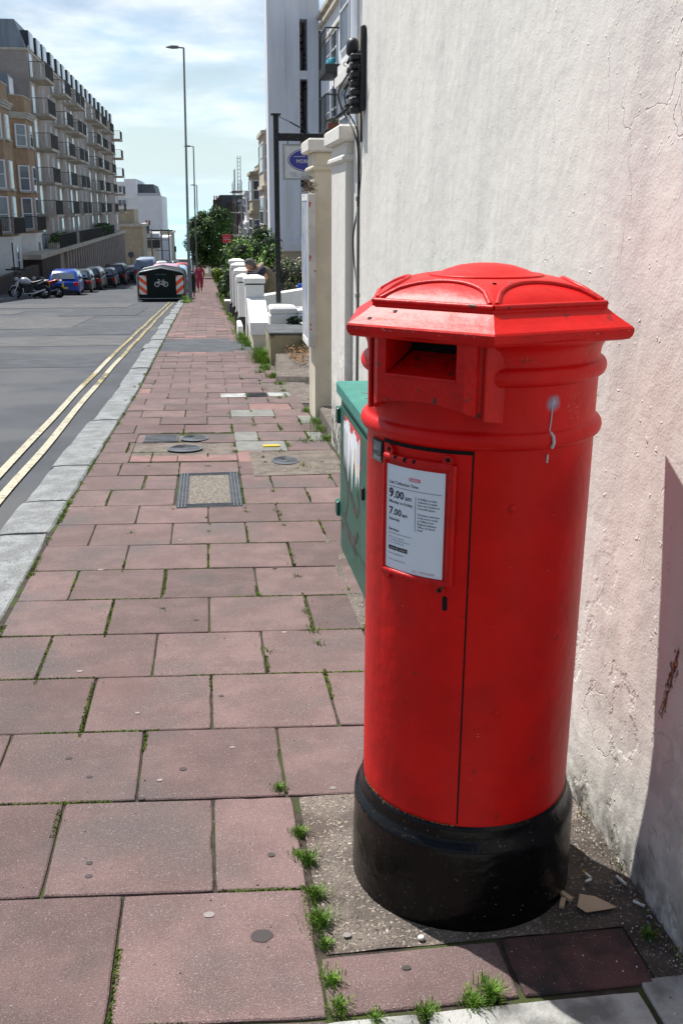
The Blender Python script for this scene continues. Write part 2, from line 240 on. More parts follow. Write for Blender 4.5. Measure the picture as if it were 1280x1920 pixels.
def wall_mat():
    m = bpy.data.materials.new('cream_white_render'); m.use_nodes = True; n, l = m.node_tree.nodes, m.node_tree.links; p = n['Principled BSDF']
    def N(t, **k):
        q = n.new(t)
        for a, b in k.items(): setattr(q, a, b)
        return q
    def noise_(s, d=6, vec=None, ro=.6):
        q = N('ShaderNodeTexNoise'); q.inputs['Scale'].default_value = s; q.inputs['Detail'].default_value = d; q.inputs['Roughness'].default_value = ro; l.new(vec or co.outputs['Object'], q.inputs['Vector']); return q.outputs['Fac']
    def mapr(v, a, b, c, d):
        q = N('ShaderNodeMapRange'); l.new(v, q.inputs[0])
        for i, z in enumerate((a, b, c, d)): q.inputs[i + 1].default_value = z
        return q.outputs[0]
    def mixc(f, a, b):
        q = N('ShaderNodeMix', data_type='RGBA'); l.new(f, q.inputs[0])
        if isinstance(a, tuple): q.inputs[6].default_value = (*a, 1)
        else: l.new(a, q.inputs[6])
        q.inputs[7].default_value = (*b, 1); return q.outputs[2]
    def mul(a, b, op='MULTIPLY'):
        q = N('ShaderNodeMath', operation=op); l.new(a, q.inputs[0])
        if isinstance(b, float): q.inputs[1].default_value = b
        else: l.new(b, q.inputs[1])
        return q.outputs[0]
    co = N('ShaderNodeTexCoord'); sp = N('ShaderNodeSeparateXYZ'); l.new(co.outputs['Object'], sp.inputs[0])
    st = N('ShaderNodeMapping'); st.inputs['Scale'].default_value = (1, 3.2, .35); l.new(co.outputs['Object'], st.inputs[0])
    c = mixc(mapr(noise_(1.6, 5, st.outputs[0]), .40, .64, 0, 1), (.72, .69, .625), (.645, .62, .57))
    c = mixc(mapr(noise_(2.6, 5, st.outputs[0]), .60, .74, 0, .30), c, (.56, .55, .52))
    c = mixc(mapr(noise_(1.1, 3), .55, .68, 0, .35), c, (.66, .63, .575))
    # splash dirt and flaked paint near the foot, a shape of its own
    low = mapr(sp.outputs['Z'], -1.62, -.75, 1, 0)
    fl = mul(low, mapr(noise_(9, 8), .50, .60, 0, 1)); c = mixc(mul(fl, .55), c, (.36, .35, .32))
    foot = mapr(sp.outputs['Z'], -1.70, -1.50, 1, 0); c = mixc(mul(foot, mapr(noise_(16, 8), .40, .58, 0, 1)), c, (.09, .085, .07))
    # hairline cracks
    vo = N('ShaderNodeTexVoronoi', feature='DISTANCE_TO_EDGE'); vo.inputs['Scale'].default_value = 1.15
    wv = N('ShaderNodeVectorMath', operation='ADD'); nn = N('ShaderNodeTexNoise'); nn.inputs['Scale'].default_value = 2.5; nn.inputs['Detail'].default_value = 6; l.new(co.outputs['Object'], nn.inputs['Vector']); l.new(st.outputs[0], wv.inputs[0]); l.new(nn.outputs['Color'], wv.inputs[1]); l.new(wv.outputs[0], vo.inputs['Vector'])
    crk = mul(mapr(vo.outputs['Distance'], 0, .006, 1, 0), mapr(noise_(2.2, 3), .52, .60, 0, 1)); c = mixc(mul(crk, .35), c, (.26, .22, .18))
    # rust run
    l.new(c, p.inputs['Base Color']); p.inputs['Roughness'].default_value = .82
    # bump: trowelled lumps + grit + flakes + cracks
    h1 = mul(noise_(2.6, 3), .022); h2 = mul(noise_(17, 4), .0055); h3 = mul(noise_(130, 3), .0022)
    h4 = mul(mapr(noise_(7, 8, None, .55), .56, .60, 0, 1), mul(low, .009)); pk = mul(mapr(noise_(38, 2), .68, .76, 0, 1), .006)
    h = mul(mul(h1, h2, 'ADD'), mul(h3, h4, 'SUBTRACT'), 'ADD'); h = mul(h, pk, 'ADD'); h = mul(h, mul(crk, .003), 'SUBTRACT')
    b = N('ShaderNodeBump'); b.inputs['Distance'].default_value = 1; b.inputs['Strength'].default_value = .62; l.new(h, b.inputs['Height']); l.new(b.outputs[0], p.inputs['Normal'])
    return m
M['wall'] = wall_mat()
def sea_mat():
    m = bpy.data.materials.new('sea_water'); m.use_nodes = True; n, l = m.node_tree.nodes, m.node_tree.links; p = n['Principled BSDF']
    co = n.new('ShaderNodeTexCoord'); mp = n.new('ShaderNodeMapping'); mp.inputs['Scale'].default_value = (.01, .0035, 1); l.new(co.outputs['Object'], mp.inputs[0])
    q = n.new('ShaderNodeTexNoise'); q.inputs['Scale'].default_value = 1; q.inputs['Detail'].default_value = 4; l.new(mp.outputs[0], q.inputs['Vector'])
    r = n.new('ShaderNodeValToRGB'); r.color_ramp.elements[0].position = .40; r.color_ramp.elements[0].color = (.30, .52, .56, 1); r.color_ramp.elements[1].position = .62; r.color_ramp.elements[1].color = (.40, .62, .62, 1); l.new(q.outputs['Fac'], r.inputs[0])
    l.new(r.outputs[0], p.inputs['Base Color']); p.inputs['Roughness'].default_value = .45; p.inputs['Specular IOR Level'].default_value = .3
    return m
M['sea'] = sea_mat()
# ------------------------------------------------------------------ text
def text_mesh(s, size, bold=0., align='LEFT', extrude=0.):
    cu = bpy.data.curves.new('t', 'FONT'); cu.body = s; cu.size = size; cu.align_x = align; cu.offset = bold; cu.resolution_u = 2; cu.extrude = extrude
    o = bpy.data.objects.new('t', cu); SC.collection.objects.link(o); dg = bpy.context.evaluated_depsgraph_get()
    me = bpy.data.meshes.new_from_object(o.evaluated_get(dg)); vs = [v.co.copy() for v in me.vertices]; fs = [tuple(p.vertices) for p in me.polygons]
    bpy.data.objects.remove(o); bpy.data.meshes.remove(me); bpy.data.curves.remove(cu)
    return vs, fs
# ================================================================== SETTING
exec_parts = []
def strip(xl, xr, y0, y1, step, dz=0., zf=None):
    """a sheet between xl(y) and xr(y) that follows the hill"""
    n = max(1, int((y1 - y0) / step)); vs = []
    for i in range(n + 1):
        y = y0 + (y1 - y0) * i / n; z = (zf(y) if zf else G(y)) + dz; a = xl(y) if callable(xl) else xl; b = xr(y) if callable(xr) else xr
        vs += [(a, y, z), (b, y, z)]
    return vs, [(2*i, 2*i+1, 2*i+3, 2*i+2) for i in range(n)]
def KI(y): return -.95 + .10 * min(1, max(0, (y - 6) / 6)) - .04 * min(1, max(0, (y - 20) / 20))     # inner kerb line
b = MB(); b.add([(-400, -60, -2.6), (400, -60, -2.6), (400, 0, -3.2), (-400, 0, -3.2)], [(0, 1, 2, 3)])
vs, fs = [], []
ys = [-60, 0, 15, 44, 59, 90, 120, 160, 200, 250, 272]
for y in ys:
    z = G(max(y, -20)) - .6; vs += [(-400, y, z), (400, y, z)]
b = MB(); b.add(vs, [(2*i, 2*i+1, 2*i+3, 2*i+2) for i in range(len(ys) - 1)]); b.add([(-400, 272, -13.4), (400, 272, -13.4), (400, 272, -18), (-400, 272, -18)], [(0, 1, 2, 3)])
b.build('ground', M['conc'], kind='structure')
b = MB(); b.add([(-30000, 271, -17.2), (30000, 271, -17.2), (30000, 40000, -17.2), (-30000, 40000, -17.2)], [(0, 1, 2, 3)]); b.build('sea', M['sea'], kind='structure')
# road
b = MB(); v, f = strip(lambda y: -9.35, lambda y: KI(y) - .24, -12, 268, 1.0, -.092); b.add(v, f); b.build('road', M['asphalt'], kind='structure')
b = MB()
for (x0, x1, y0, y1, d, mi) in [(-9.3, -1.75, 15.6, 17.3, -.088, 0), (-5.2, -1.7, 19.6, 22.0, -.087, 1), (-3.6, -1.75, 22.6, 25.8, -.086, 0), (-7.5, -3.4, 25.0, 31.0, -.085, 1), (-9.2, -6.2, 33, 36, -.084, 1), (-4.6, -2.2, 31.5, 38.0, -.083, 0), (-8.8, -3, 38.3, 43, -.082, 1)]:
    v, f = strip(x0, x1, y0, y1, .8, d); b.add(v, f, mi)
b.build('road_patches', [M['asphdark'], M['asphpale']], kind='structure')
def wob(k): return lambda y: k + .022 * noise.noise(Vector((y * .45, k * 3, 0))) + (.05 * min(1, max(0, (y - 15) / 10)))
b = MB()
for (o, i0) in ((-1.70, 0), (-1.53, 0)):
    for y0, y1, mi in ((2, 13.2, 0), (13.2, 14.6, 1), (14.6, 17.0, 0), (17.0, 44, 1)):
        v, f = strip(lambda y: wob(o)(y), lambda y: wob(o)(y) + .072, y0, y1, .35, -.078); b.add(v, f, mi)
b.build('yellow_lines', [M['yellow'], M['yellowold']], kind='structure')
# kerb stones
b = MB(); ks = [1.0, 2.35, 3.95, 5.67, 6.46, 7.6, 8.5, 9.8, 11.4, 12.6, 13.8, 14.5, 15.9, 16.6, 17.9]
while ks[-1] < 130: ks.append(ks[-1] + rnd(.8, 1.5))
for y0, y1 in zip(ks, ks[1:]):
    g = .014; n = 5 if y0 < 20 else 1; dx_ = rnd(-.02, .02); w = .31 + (.08 if y0 < 5.6 else 0) + rnd(-.03, .02); dzt = rnd(-.008, .006); rings = []
    for i in range(n + 1):
        y = y0 + g + (y1 - y0 - 2*g) * i / n; z = G(y) + dzt + .004 * noise.noise(Vector((0, y * 6, 1))); e = .018 if i in (0, n) else 0
        xr = KI(y) - .012 - e * .6; xl = xr - w + e * .8 + .012 * noise.noise(Vector((3, y * 4, 0)))
        rings.append([(xl, y, z - .13), (xl, y, z - .03), (xl + .022, y, z - e*.4), (xl + .12, y, z + .004 - e*.3), (xr - .02, y, z + .002 - e*.3), (xr, y, z - .015), (xr, y, z - .13)])
    b.loft(rings, 0, False)
b.build('kerb', M['granite'], kind='structure')
# pavement: dark bedding with moss, then the slabs one by one
b = MB(); v, f = strip(lambda y: KI(y) - .06, lambda y: 1.25 if y > 7 else 1.10, -2, 130, .45, -.0075); b.add(v, f)
v, f = strip(1.1, 4.6, 8, 60, 1, -.05); b.add(v, f)
b.build('pavement_bedding', M['soil'], kind='structure')
def slab(b, x0, x1, y0, y1, mi, dz=0, tilt=None, g=.0040, yo=True):
    near = y0 < 8.5; n = 9 if y0 < 4.2 else (5 if near else 1); e = .0035; t = [rnd(-.0018, .0018) for _ in range(4)]; w = .0016 if near else 0
    cs_ = [(x0 + g, y0 + g), (x1 - g, y0 + g), (x1 - g, y1 - g), (x0 + g, y1 - g)]; out = [(0, -1), (1, 0), (0, 1), (-1, 0)]; P, Q, T = [], [], []; cx_, cy_ = (x0 + x1)/2, (y0 + y1)/2; sk = rnd(-.003, .003)
    chip = random.random() < .35; ck = random.randrange(4)
    for k in range(4):
        (ax, ay), (bx2, by2) = cs_[k], cs_[(k+1) % 4]
        for i in range(n):
            f = i/n; x = ax + (bx2-ax)*f; y = ay + (by2-ay)*f; q = w*(noise.noise(Vector((x*21, y*21, k*5))) + .5*noise.noise(Vector((x*60, y*60, k*5)))) - (.003 if i == 0 and n > 1 else 0) - (.006*rnd(.4, 1) if chip and n > 5 and k == ck and i in (4, 5) else 0)
            ox, oy = out[k]; 
            if i == 0 and n > 1: pk_ = out[k-1]; ox, oy = (ox + pk_[0])*.7, (oy + pk_[1])*.7
            x += ox*q + sk*(y - cy_)*2; y += oy*q; yy = y + (-.08*x if yo else 0); zt = G(yy) + dz + t[0]*(x - cx_)*3 + t[1]*(y - cy_)*3 + t[2]*.5
            P.append((x, yy, G(yy) - .02)); Q.append((x, yy, zt - e*.8)); l_ = sqrt((x-cx_)**2 + (y-cy_)**2); T.append((x - (x-cx_)/l_*e*1.3, yy - (y-cy_)/l_*e*1.3, zt))
    m_ = 4*n; b.add(P + Q + T, [(i, (i+1) % m_, m_ + (i+1) % m_, m_ + i) for i in range(m_)] + [(m_ + i, m_ + (i+1) % m_, 2*m_ + (i+1) % m_, 2*m_ + i) for i in range(m_)] + [tuple(range(2*m_, 3*m_))], mi)
b = MB(); RW = .4515; HOLES = [(-.66, .20, 7.86, 8.82), (-.26, .20, 6.1, 7.2)]
k = -4
while True:
    y0 = 2.14 + RW * k; y1 = y0 + RW
    if y0 > 112: break
    off = (-.26 if k % 2 else -.04)  # joint phase
    xs = [off + .449 * i + rnd(-.012, .012) for i in range(-4, 6)]
    left = KI(y0) - .0; right = 1.045
    if y0 > 7: right = 1.0
    if y0 > 11.6: right = .86
    if y0 > 14: right = .74 if y0 < 24 else .72
    if k in (-1, 0) : right = .205
    if k < -1: right = .205
    if k == 1: right = 1.04
    if k == 0: xs = [-1.38, -.93, -.477, -.035, .20]
    if k == -1: xs = [-1.17, -.72, -.268, .205]
    if k == -2: xs = [-1.38, -.93, -.49, -.02, .205]
    if k == -3: xs = [-1.17, -.70, -.24, .205]
    es = [left] + [x for x in xs if left + .09 < x < right - .09] + [right]
    for x0, x1 in zip(es, es[1:]):
        if 16.9 < (y0 + y1)/2 < 19.9 and not (x0 > .2 and y0 > 18.9): continue
        rec = [(x0, x1)]
        for (hx0, hx1, hy0, hy1) in HOLES:
            if y1 - .12 > hy0 and y0 + .12 < hy1:
                nr = []
                for (a, c) in rec:
                    if c <= hx0 or a >= hx1: nr.append((a, c)); continue
                    if a < hx0 - .05: nr.append((a, hx0))
                    if c > hx1 + .05: nr.append((hx1, c))
                rec = nr
        for (a, c) in rec:
            r = random.random(); mi = 0
            if y0 > 7 and r > .93: mi = 1
            if 7.4 < y0 < 11.5 and a > .15 and r > .62: mi = 2 if r < .82 else 1
            if 7 > y0 > 2.9 and r > .985: mi = 1
            slab(b, a, c, y0, y1, mi, dz=(rnd(-.004, .003) if y0 > 7 else 0))
    k += 1
# cut slabs; stained slab by the wall has the box's shadow in its colour
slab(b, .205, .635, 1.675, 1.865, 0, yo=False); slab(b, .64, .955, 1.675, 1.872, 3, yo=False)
# salmon slabs by the little covers
slab(b, -.66, -.28, 7.62, 7.86, 1); slab(b, -.28, .20, 7.62, 7.86, 1)
slab(b, -.66, -.40, 8.42, 8.82, 0); slab(b, -.10, .20, 8.4, 8.82, 0)
b.build('pavement', [M['slab'], M['slab2'], M['slab3'], M['slabdark']], kind='structure')
b = MB()
def csheet(b, x0, x1, y0, y1, dz, n=6, mi=0):
    vs = [(x0 + (x1-x0)*i/n, y0 + (y1-y0)*j/n, G(y0 + (y1-y0)*j/n) + dz + .003*noise.noise(Vector((x0+(x1-x0)*i/n*9, (y0+(y1-y0)*j/n)*9, 0)))) for j in range(n+1) for i in range(n+1)]
    F_ = [(j*(n+1)+i, j*(n+1)+i+1, (j+1)*(n+1)+i+1, (j+1)*(n+1)+i) for j in range(n) for i in range(n)]
    if mi != 9: b.add(vs, F_, mi, True); return
    for f in F_:
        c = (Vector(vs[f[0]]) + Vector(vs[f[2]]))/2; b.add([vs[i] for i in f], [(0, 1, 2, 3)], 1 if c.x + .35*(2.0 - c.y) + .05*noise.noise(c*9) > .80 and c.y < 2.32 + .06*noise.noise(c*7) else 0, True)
csheet(b, .222, 1.10, 1.875, 2.57, -.004, 60, 9); csheet(b, .955, 1.10, 1.3, 1.874, -.003, 8, 1)  # darker corner paints in the box's shadow along with wall-foot dirt
csheet(b, .62, 1.1, 3.9, 5.4, -.0005, 10)
csheet(b, -.66, .20, 7.86, 8.82, -.006, 10); csheet(b, .30, 1.0, 7.0, 7.9, .0035, 8); csheet(b, .70, 1.25, 10.6, 12.2, .002, 8); csheet(b, .60, 1.2, 12.2, 17, -.003, 12)
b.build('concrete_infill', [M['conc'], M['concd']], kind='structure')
b = MB(); v, f = strip(lambda y: KI(y), lambda y: .74, 16.9, 19.9, .5, -.002); b.add(v, f); b.build('pavement_tarmac_patch', M['asphdark'], kind='structure')
b = MB(); slab(b, .19, .40, 1.2, 1.665, 0, yo=False); slab(b, .41, .90, 1.2, 1.66, 0, dz=.004, yo=False); slab(b, .91, 1.06, 1.2, 1.70, 0, yo=False); b.build('pale_threshold_stone', M['conclight'], kind='structure')
# left pavement and kerb over the road
b = MB(); v, f = strip(-12.3, -9.5, -10, 150, 2, .02); b.add(v, f); v, f = strip(-9.5, -9.35, -10, 150, 2, .024); b.add(v, f, 1); b.add([(-9.35, -10, G(-10)+.024), (-9.35, -10, G(-10)-.2)] , [])
for i in range(80):
    y = -10 + i*2; b.add([(-9.35, y, G(y)+.024), (-9.35, y+2, G(y+2)+.024), (-9.35, y+2, G(y+2)-.15), (-9.35, y, G(y)-.15)], [(0, 1, 2, 3)], 1)
b.build('far_pavement', [M['asphpale'], M['granite']], kind='structure')
# ================================================================== PILLAR BOX
BX, BY, R0 = .6228, 2.1893, .262
def cy(th, z, r=R0): a = radians(th); return (BX + r * cos(a), BY + r * sin(a), z)
def arc_patch(b, t0, t1, z0, z1, r, thick=.003, mi=0, n=24, m=1):
    """curved plate on the box, with edges"""
    F_ = [[cy(t0 + (t1 - t0) * i / n, z0 + (z1 - z0) * j / m, r) for i in range(n + 1)] for j in range(m + 1)]
    vs = sum(F_, []); w = n + 1; b.add(vs, [(j*w+i, j*w+i+1, (j+1)*w+i+1, (j+1)*w+i) for j in range(m) for i in range(n)], mi, True)
    q = r - thick
    for (za) in (z0, z1):
        vs = [cy(t0 + (t1-t0)*i/n, za, r) for i in range(n+1)] + [cy(t0 + (t1-t0)*i/n, za, q) for i in range(n+1)]; b.add(vs, [(i, i+1, w+i+1, w+i) for i in range(n)], mi)
    for ta in (t0, t1): b.add([cy(ta, z0, r), cy(ta, z1, r), cy(ta, z1, q), cy(ta, z0, q)], [(0, 1, 2, 3)], mi)
box = thing('pillar_box', 'large red cylindrical pillar box with six sided cap and black base beside the cream wall', 'post box', (BX, BY, G(BY)))
# body with two rings and a cove
prof = [(R0, -1.405), (R0, -.487)]
for i in range(9): a = -pi/2 + pi*i/8; prof.append((R0 + .001 + .0150*cos(a), -.4655 + .019*sin(a)))
prof += [(R0, -.440), (R0, -.352)]
for i in range(9): a = -pi/2 + pi*i/8; prof.append((R0 + .001 + .0160*cos(a), -.331 + .0195*sin(a)))
prof += [(R0 + .001, -.305), (.265, -.290), (.270, -.278), (.280, -.268), (.298, -.260), (.300, -.255), (.27, -.25)]
b = MB(); b.lathe(prof, BX, BY, 96, 0, True, cap=False)
# cut the body open behind the slot: drop the faces in the mouth and line it
hn = Vector((cos(radians(-132.2)), sin(radians(-132.2)), 0)); hu = Vector((-hn.y, hn.x, 0)); C0 = Vector((BX, BY, 0))
def hp(u, z, d): return C0 + hu * u + hn * d + Vector((0, 0, z))
keep_f, keep_m, keep_s = [], [], []
for f, m_, s_ in zip(b.f, b.m, b.sm):
    c = sum((Vector(b.v[i]) for i in f), Vector()) / len(f) - C0
    if abs(c.dot(hu)) < .088 and c.dot(hn) > 0 and -.345 < c.z < -.256: continue
    keep_f.append(f); keep_m.append(m_); keep_s.append(s_)
b.f, b.m, b.sm = keep_f, keep_m, keep_s
body = b.build('body', [M['red']], box)
# rivets, paint blot and drips on the body
for th, z in ((-88.4, -.613), (-90.5, -1.101)):
    b = MB()
    c = Vector(cy(th, z, R0 + .0005)); n_ = Vector(cy(th, z, 1)) - Vector(cy(th, z, 0)); n_.z = 0; n_.normalize(); t_ = Vector((-n_.y, n_.x, 0)); rings = []
    for rr, h_ in ((.0095, 0), (.008, .0025), (.004, .004), (.0005, .0043)): rings.append([c + n_*h_ + (t_*cos(2*pi*j/12) + Vector((0, 0, 1))*sin(2*pi*j/12))*rr for j in range(12)])
    b.loft(rings); b.build('rivet', M['red'], box)
def blot_mat():
    m = bpy.data.materials.new('white_spray_blot'); m.use_nodes = True; n, l = m.node_tree.nodes, m.node_tree.links; p = n['Principled BSDF']; p.inputs['Base Color'].default_value = (.34, .38, .52, 1); p.inputs['Roughness'].default_value = .5
    co = n.new('ShaderNodeTexCoord'); ad = n.new('ShaderNodeVectorMath'); ad.operation = 'DISTANCE'; l.new(co.outputs['Object'], ad.inputs[0]); ad.inputs[1].default_value = cy(-70.6, -.388, R0 + .0012)
    no = n.new('ShaderNodeTexNoise'); no.inputs['Scale'].default_value = 45; l.new(co.outputs['Object'], no.inputs['Vector'])
    mr = n.new('ShaderNodeMapRange'); l.new(ad.outputs['Value'], mr.inputs[0]); mr.inputs[1].default_value = .004; mr.inputs[2].default_value = .021; mr.inputs[3].default_value = 1.1; mr.inputs[4].default_value = 0; mr.clamp = False
    mu = n.new('ShaderNodeMath'); mu.operation = 'MULTIPLY'; l.new(mr.outputs[0], mu.inputs[0]); l.new(no.outputs['Fac'], mu.inputs[1]); 
    m2_ = n.new('ShaderNodeMath'); m2_.operation = 'MULTIPLY'; m2_.use_clamp = True; m2_.inputs[1].default_value = 1.35; l.new(mu.outputs[0], m2_.inputs[0]); l.new(m2_.outputs[0], p.inputs['Alpha'])
    return m
b = MB(); vs = []
for j in range(9):
    for i in range(9): vs.append(cy(-70.6 + (i-4)*1.3, -.388 + (j-4)*.006, R0 + .0012))
b.add(vs, [(j*9+i, j*9+i+1, (j+1)*9+i+1, (j+1)*9+i) for j in range(8) for i in range(8)], 0, True); b.build('paint_blot', blot_mat(), box, fix=False)
b = MB()
for (pts, w) in (([(-71.0, -.375), (-71.2, -.42), (-71.9, -.4485)], .0016), ([(-71.9, -.497), (-72.1, -.515)], .0026)):
    P3 = [cy(t, z, R0 + .0012) for t, z in pts]; b.tube(P3, w, 5)
P3 = [cy(-72, -.449, R0 + .006), cy(-72, -.456, R0+.017), cy(-72.0, -.468, R0+.020), cy(-72, -.480, R0 + .014)]; b.tube(P3, .0036, 6)
b.build('paint_drip', M['silver'], box)
b = MB(); random.seed(17)
HEXA_ = -102.2
def scratch(th, z, L, w, mi, ang=0.):
    pts = []; n_ = 5
    for i in range(n_):
        f = i/(n_-1) - .5; pts.append((th + sin(ang)*f*L/R0*57.3 + rnd(-.15, .15), z + cos(ang)*f*L + rnd(-.001, .001)))
    up = [cy(t + w/R0*57.3*(1-abs(2*k/(n_-1)-1))*rnd(.5, 1), z_, R0 + .0042) for k, (t, z_) in enumerate(pts)]; dn = [cy(t - w/R0*57.3*(1-abs(2*k/(n_-1)-1))*rnd(.5, 1), z_, R0 + .0042) for k, (t, z_) in enumerate(pts)]
    b.add(up + dn[::-1], [tuple(range(2*n_))], mi)
for _ in range(26): scratch(-58 + rnd(-4, 4), -.40 + rnd(-.03, .03), rnd(.006, .02), .0006, 2, rnd(0, 3))
for _ in range(12): scratch(-85 + rnd(-4, 4), -.295 + rnd(-.012, .012), rnd(.004, .014), .0007, 0 if random.random() < .5 else 2, rnd(0, 3))
for _ in range(10): scratch(-160 + rnd(-4, 4), -.77 + rnd(-.02, .02), rnd(.005, .02), .0009, 1, rnd(0, 3))
for _ in range(70): scratch(rnd(-185, -20), rnd(-1.38, -.52), rnd(.003, .014), rnd(.0004, .0013), random.choice((0, 0, 1, 1, 2)), rnd(0, 3))
for _ in range(30): scratch(rnd(-185, -20), -1.38 + abs(random.gauss(0, .03)), rnd(.003, .01), rnd(.0006, .002), random.choice((0, 1)), rnd(0, 3))
for _ in range(60):
    k = random.choice((-1, -1, 0)); f = random.random(); a0, a1 = radians(HEXA_ + 60*k), radians(HEXA_ + 60*(k+1)); p, q = Vector((cos(a0), sin(a0), 0)), Vector((cos(a1), sin(a1), 0)); d = (q-p).normalized(); n_ = (p+q).normalized(); c = Vector((BX, BY, 0)) + (p + (q-p)*f)*.3478 + n_*.0008; z = -.2405 + rnd(-.003, .003); w = rnd(.001, .006); h_ = rnd(.0004, .0013)
    b.add([c - d*w + Vector((0,0,z)), c + Vector((0,0,z-h_)), c + d*w*rnd(.5, 1) + Vector((0,0,z+rnd(-.0006, .0006))), c + Vector((0,0,z+h_))], [(0,1,2,3)], random.choice((0, 1, 1, 2)))
b.build('paint_scratches', [M['rust'], M['oldred'], M['palered']], box, kind='stuff', fix=False)
# plinth
b = MB(); b.lathe([(.2885, -1.80), (.288, -1.62), (.286, -1.52), (.2855, -1.480), (.2858, -1.472), (.2855, -1.463), (.2835, -1.455), (.2795, -1.450), (.2745, -1.447), (.2705, -1.441), (.2675, -1.430), (.2662, -1.416), (.2655, -1.403), (.255, -1.400)], BX, BY, 96, 0, True, cap=False); b.build('base', M['black'], box)
b = MB()
for i in range(26):
    a0 = -176 + i*2.6; 
    if random.random() < .75: arc_patch(b, a0, a0 + rnd(1.2, 2.6), -1.403, -1.3965 - rnd(0, .004), R0 + .0026, .002, 0, 3)
b.build('rust_line', M['rust'], box)
# cap
HEXA = -102.2
def hexr(phi):              # radius factor of a unit hexagon (circumradius 1) at angle phi
    d = (phi - HEXA + 30) % 60 - 30; return cos(radians(30)) / cos(radians(30 - abs(d)))
NPH = 144
def ring_hex(R, z, mixr=0.): return [(BX + R*(hexr(p)*(1-mixr)+mixr)*cos(radians(p)), BY + R*(hexr(p)*(1-mixr)+mixr)*sin(radians(p)), z) for p in [HEXA + 360*i/NPH for i in range(NPH)]]
def dome(t): return (.274 + (.128 - .274) * t, -.1835 + (.0415) * sin(t * pi / 2) ** .8, t ** 1.3 * .95)
b = MB()
b.loft([ring_hex(.20, -.262, .6), ring_hex(.300, -.263, .45), ring_hex(.322, -.262, .05), ring_hex(.338, -.2585), ring_hex(.344, -.2525), ring_hex(.3475, -.244), ring_hex(.347, -.2365), ring_hex(.3435, -.2325)], 0, False, caps=False)
b.loft([ring_hex(.3435, -.2325), ring_hex(.320, -.2195), ring_hex(.300, -.2075), ring_hex(.286, -.198)], 0, False, caps=False)
b.loft([ring_hex(.286, -.198), ring_hex(.2862, -.1935), ring_hex(.284, -.190), ring_hex(.274, -.1895), ring_hex(.2735, -.1845)], 0, False, caps=False)
b.loft([ring_hex(*((lambda q: (q[0], q[1], q[2]))(dome(i / 14)))) for i in range(15)], 0, True, caps=False)
prof = [(.129, -.1440), (.129, -.1395), (.1265, -.1375), (.122, -.1375), (.119, -.139), (.112, -.1385), (.09, -.1285), (.06, -.1195), (.03, -.1155), (.001, -.1145)]
b.lathe(prof, BX, BY, 72, 0, True, cap=False)
cap = b.build('cap', [M['red']], box)
# raised arches and hexagonal bead
def on_dome(phi, t, lift=0.):
    R, z, mixr = dome(max(0, min(1, t))); rr = R * (hexr(phi) * (1 - mixr) + mixr); return Vector((BX + rr * cos(radians(phi)), BY + rr * sin(radians(phi)), z + lift))
b = MB()
for k in range(6):
    P3 = []
    for i in range(25):
        s_ = -1 + 2*i/24; t_ = .62 * sqrt(max(0, 1 - s_ ** 2)) ** .95; phi = HEXA + 60*k + 30 + s_ * 28.5 * (1 + .0*t_)
        P3.append(on_dome(phi, t_, .001))
    b.tube(P3, .0055, 8, 0)
    b.tube([Vector((BX + .2805*cos(radians(HEXA+60*(k+j))), BY + .2805*sin(radians(HEXA+60*(k+j))), -.1885)) for j in (0, 1)], .0068, 8, 0)
b.build('cap_moulding', M['redd'], cap)
b = MB(); c = on_dome(HEXA + 2, .62, .001); b.lathe([(.0045, c.z - .004), (.0045, c.z + .001)], c.x, c.y, 10); b.build('screw_hole', M['void'], cap)
b = MB(); c = on_dome(HEXA + 14, .62, .002); b.lathe([(.004, c.z - .004), (.003, c.z + .001)], c.x, c.y, 10); b.build('bird_dropping', M['chewp'], cap)
for th, rr in ((-157, .322), (-149.5, .296)):
    b = MB(); hr_ = rr * hexr(th); b.lathe([(.006, -.222 + (.320 - rr) * .6), (.0045, -.2175 + (.320 - rr) * .6)], BX + hr_*cos(radians(th)), BY + hr_*sin(radians(th)), 10); b.build('bird_dropping', M['chewp'], cap)
# posting slot surround: flat plate proud of the body, chamfered to the drum, with a mouth
b = MB(); D1 = .285; U0, U1, Z0, Z1 = .104, .150, -.398, -.250; ou, oz0, oz1 = .084, -.336, -.2585
def drum(u, extra=.0): return sqrt(max(0, (R0 + extra)**2 - u*u))
zb = lambda u: Z0 + .009 * (abs(u)/.1)**0 - .010*(1 - (abs(u)/U0)**2) * -1     # lower edge arches up in the middle
fr = [(-U0, Z1), (-ou, Z1), (ou, Z1), (U0, Z1)]
# front plate as a frame round the mouth
outer = []
b.add([hp(-U0, Z1, D1), hp(U0, Z1, D1), hp(ou, oz1, D1), hp(-ou, oz1, D1)], [(0, 1, 2, 3)])
b.add([hp(-U0, Z1, D1), hp(-ou, oz1, D1), hp(-ou, oz0, D1), hp(-U0, oz0, D1)], [(0, 1, 2, 3)])
b.add([hp(U0, Z1, D1), hp(ou, oz1, D1), hp(ou, oz0, D1), hp(U0, oz0, D1)], [(0, 1, 2, 3)])
nn_ = 16; us = [-U0 + 2*U0*i/nn_ for i in range(nn_+1)]
lowz = [Z0 + .012*(1 - (u/U0)**2) for u in us]
b.add([hp(u, oz0, D1) for u in us] + [hp(u, z, D1) for u, z in zip(us, lowz)], [(i, i+1, nn_+2+i, nn_+1+i) for i in range(nn_)])
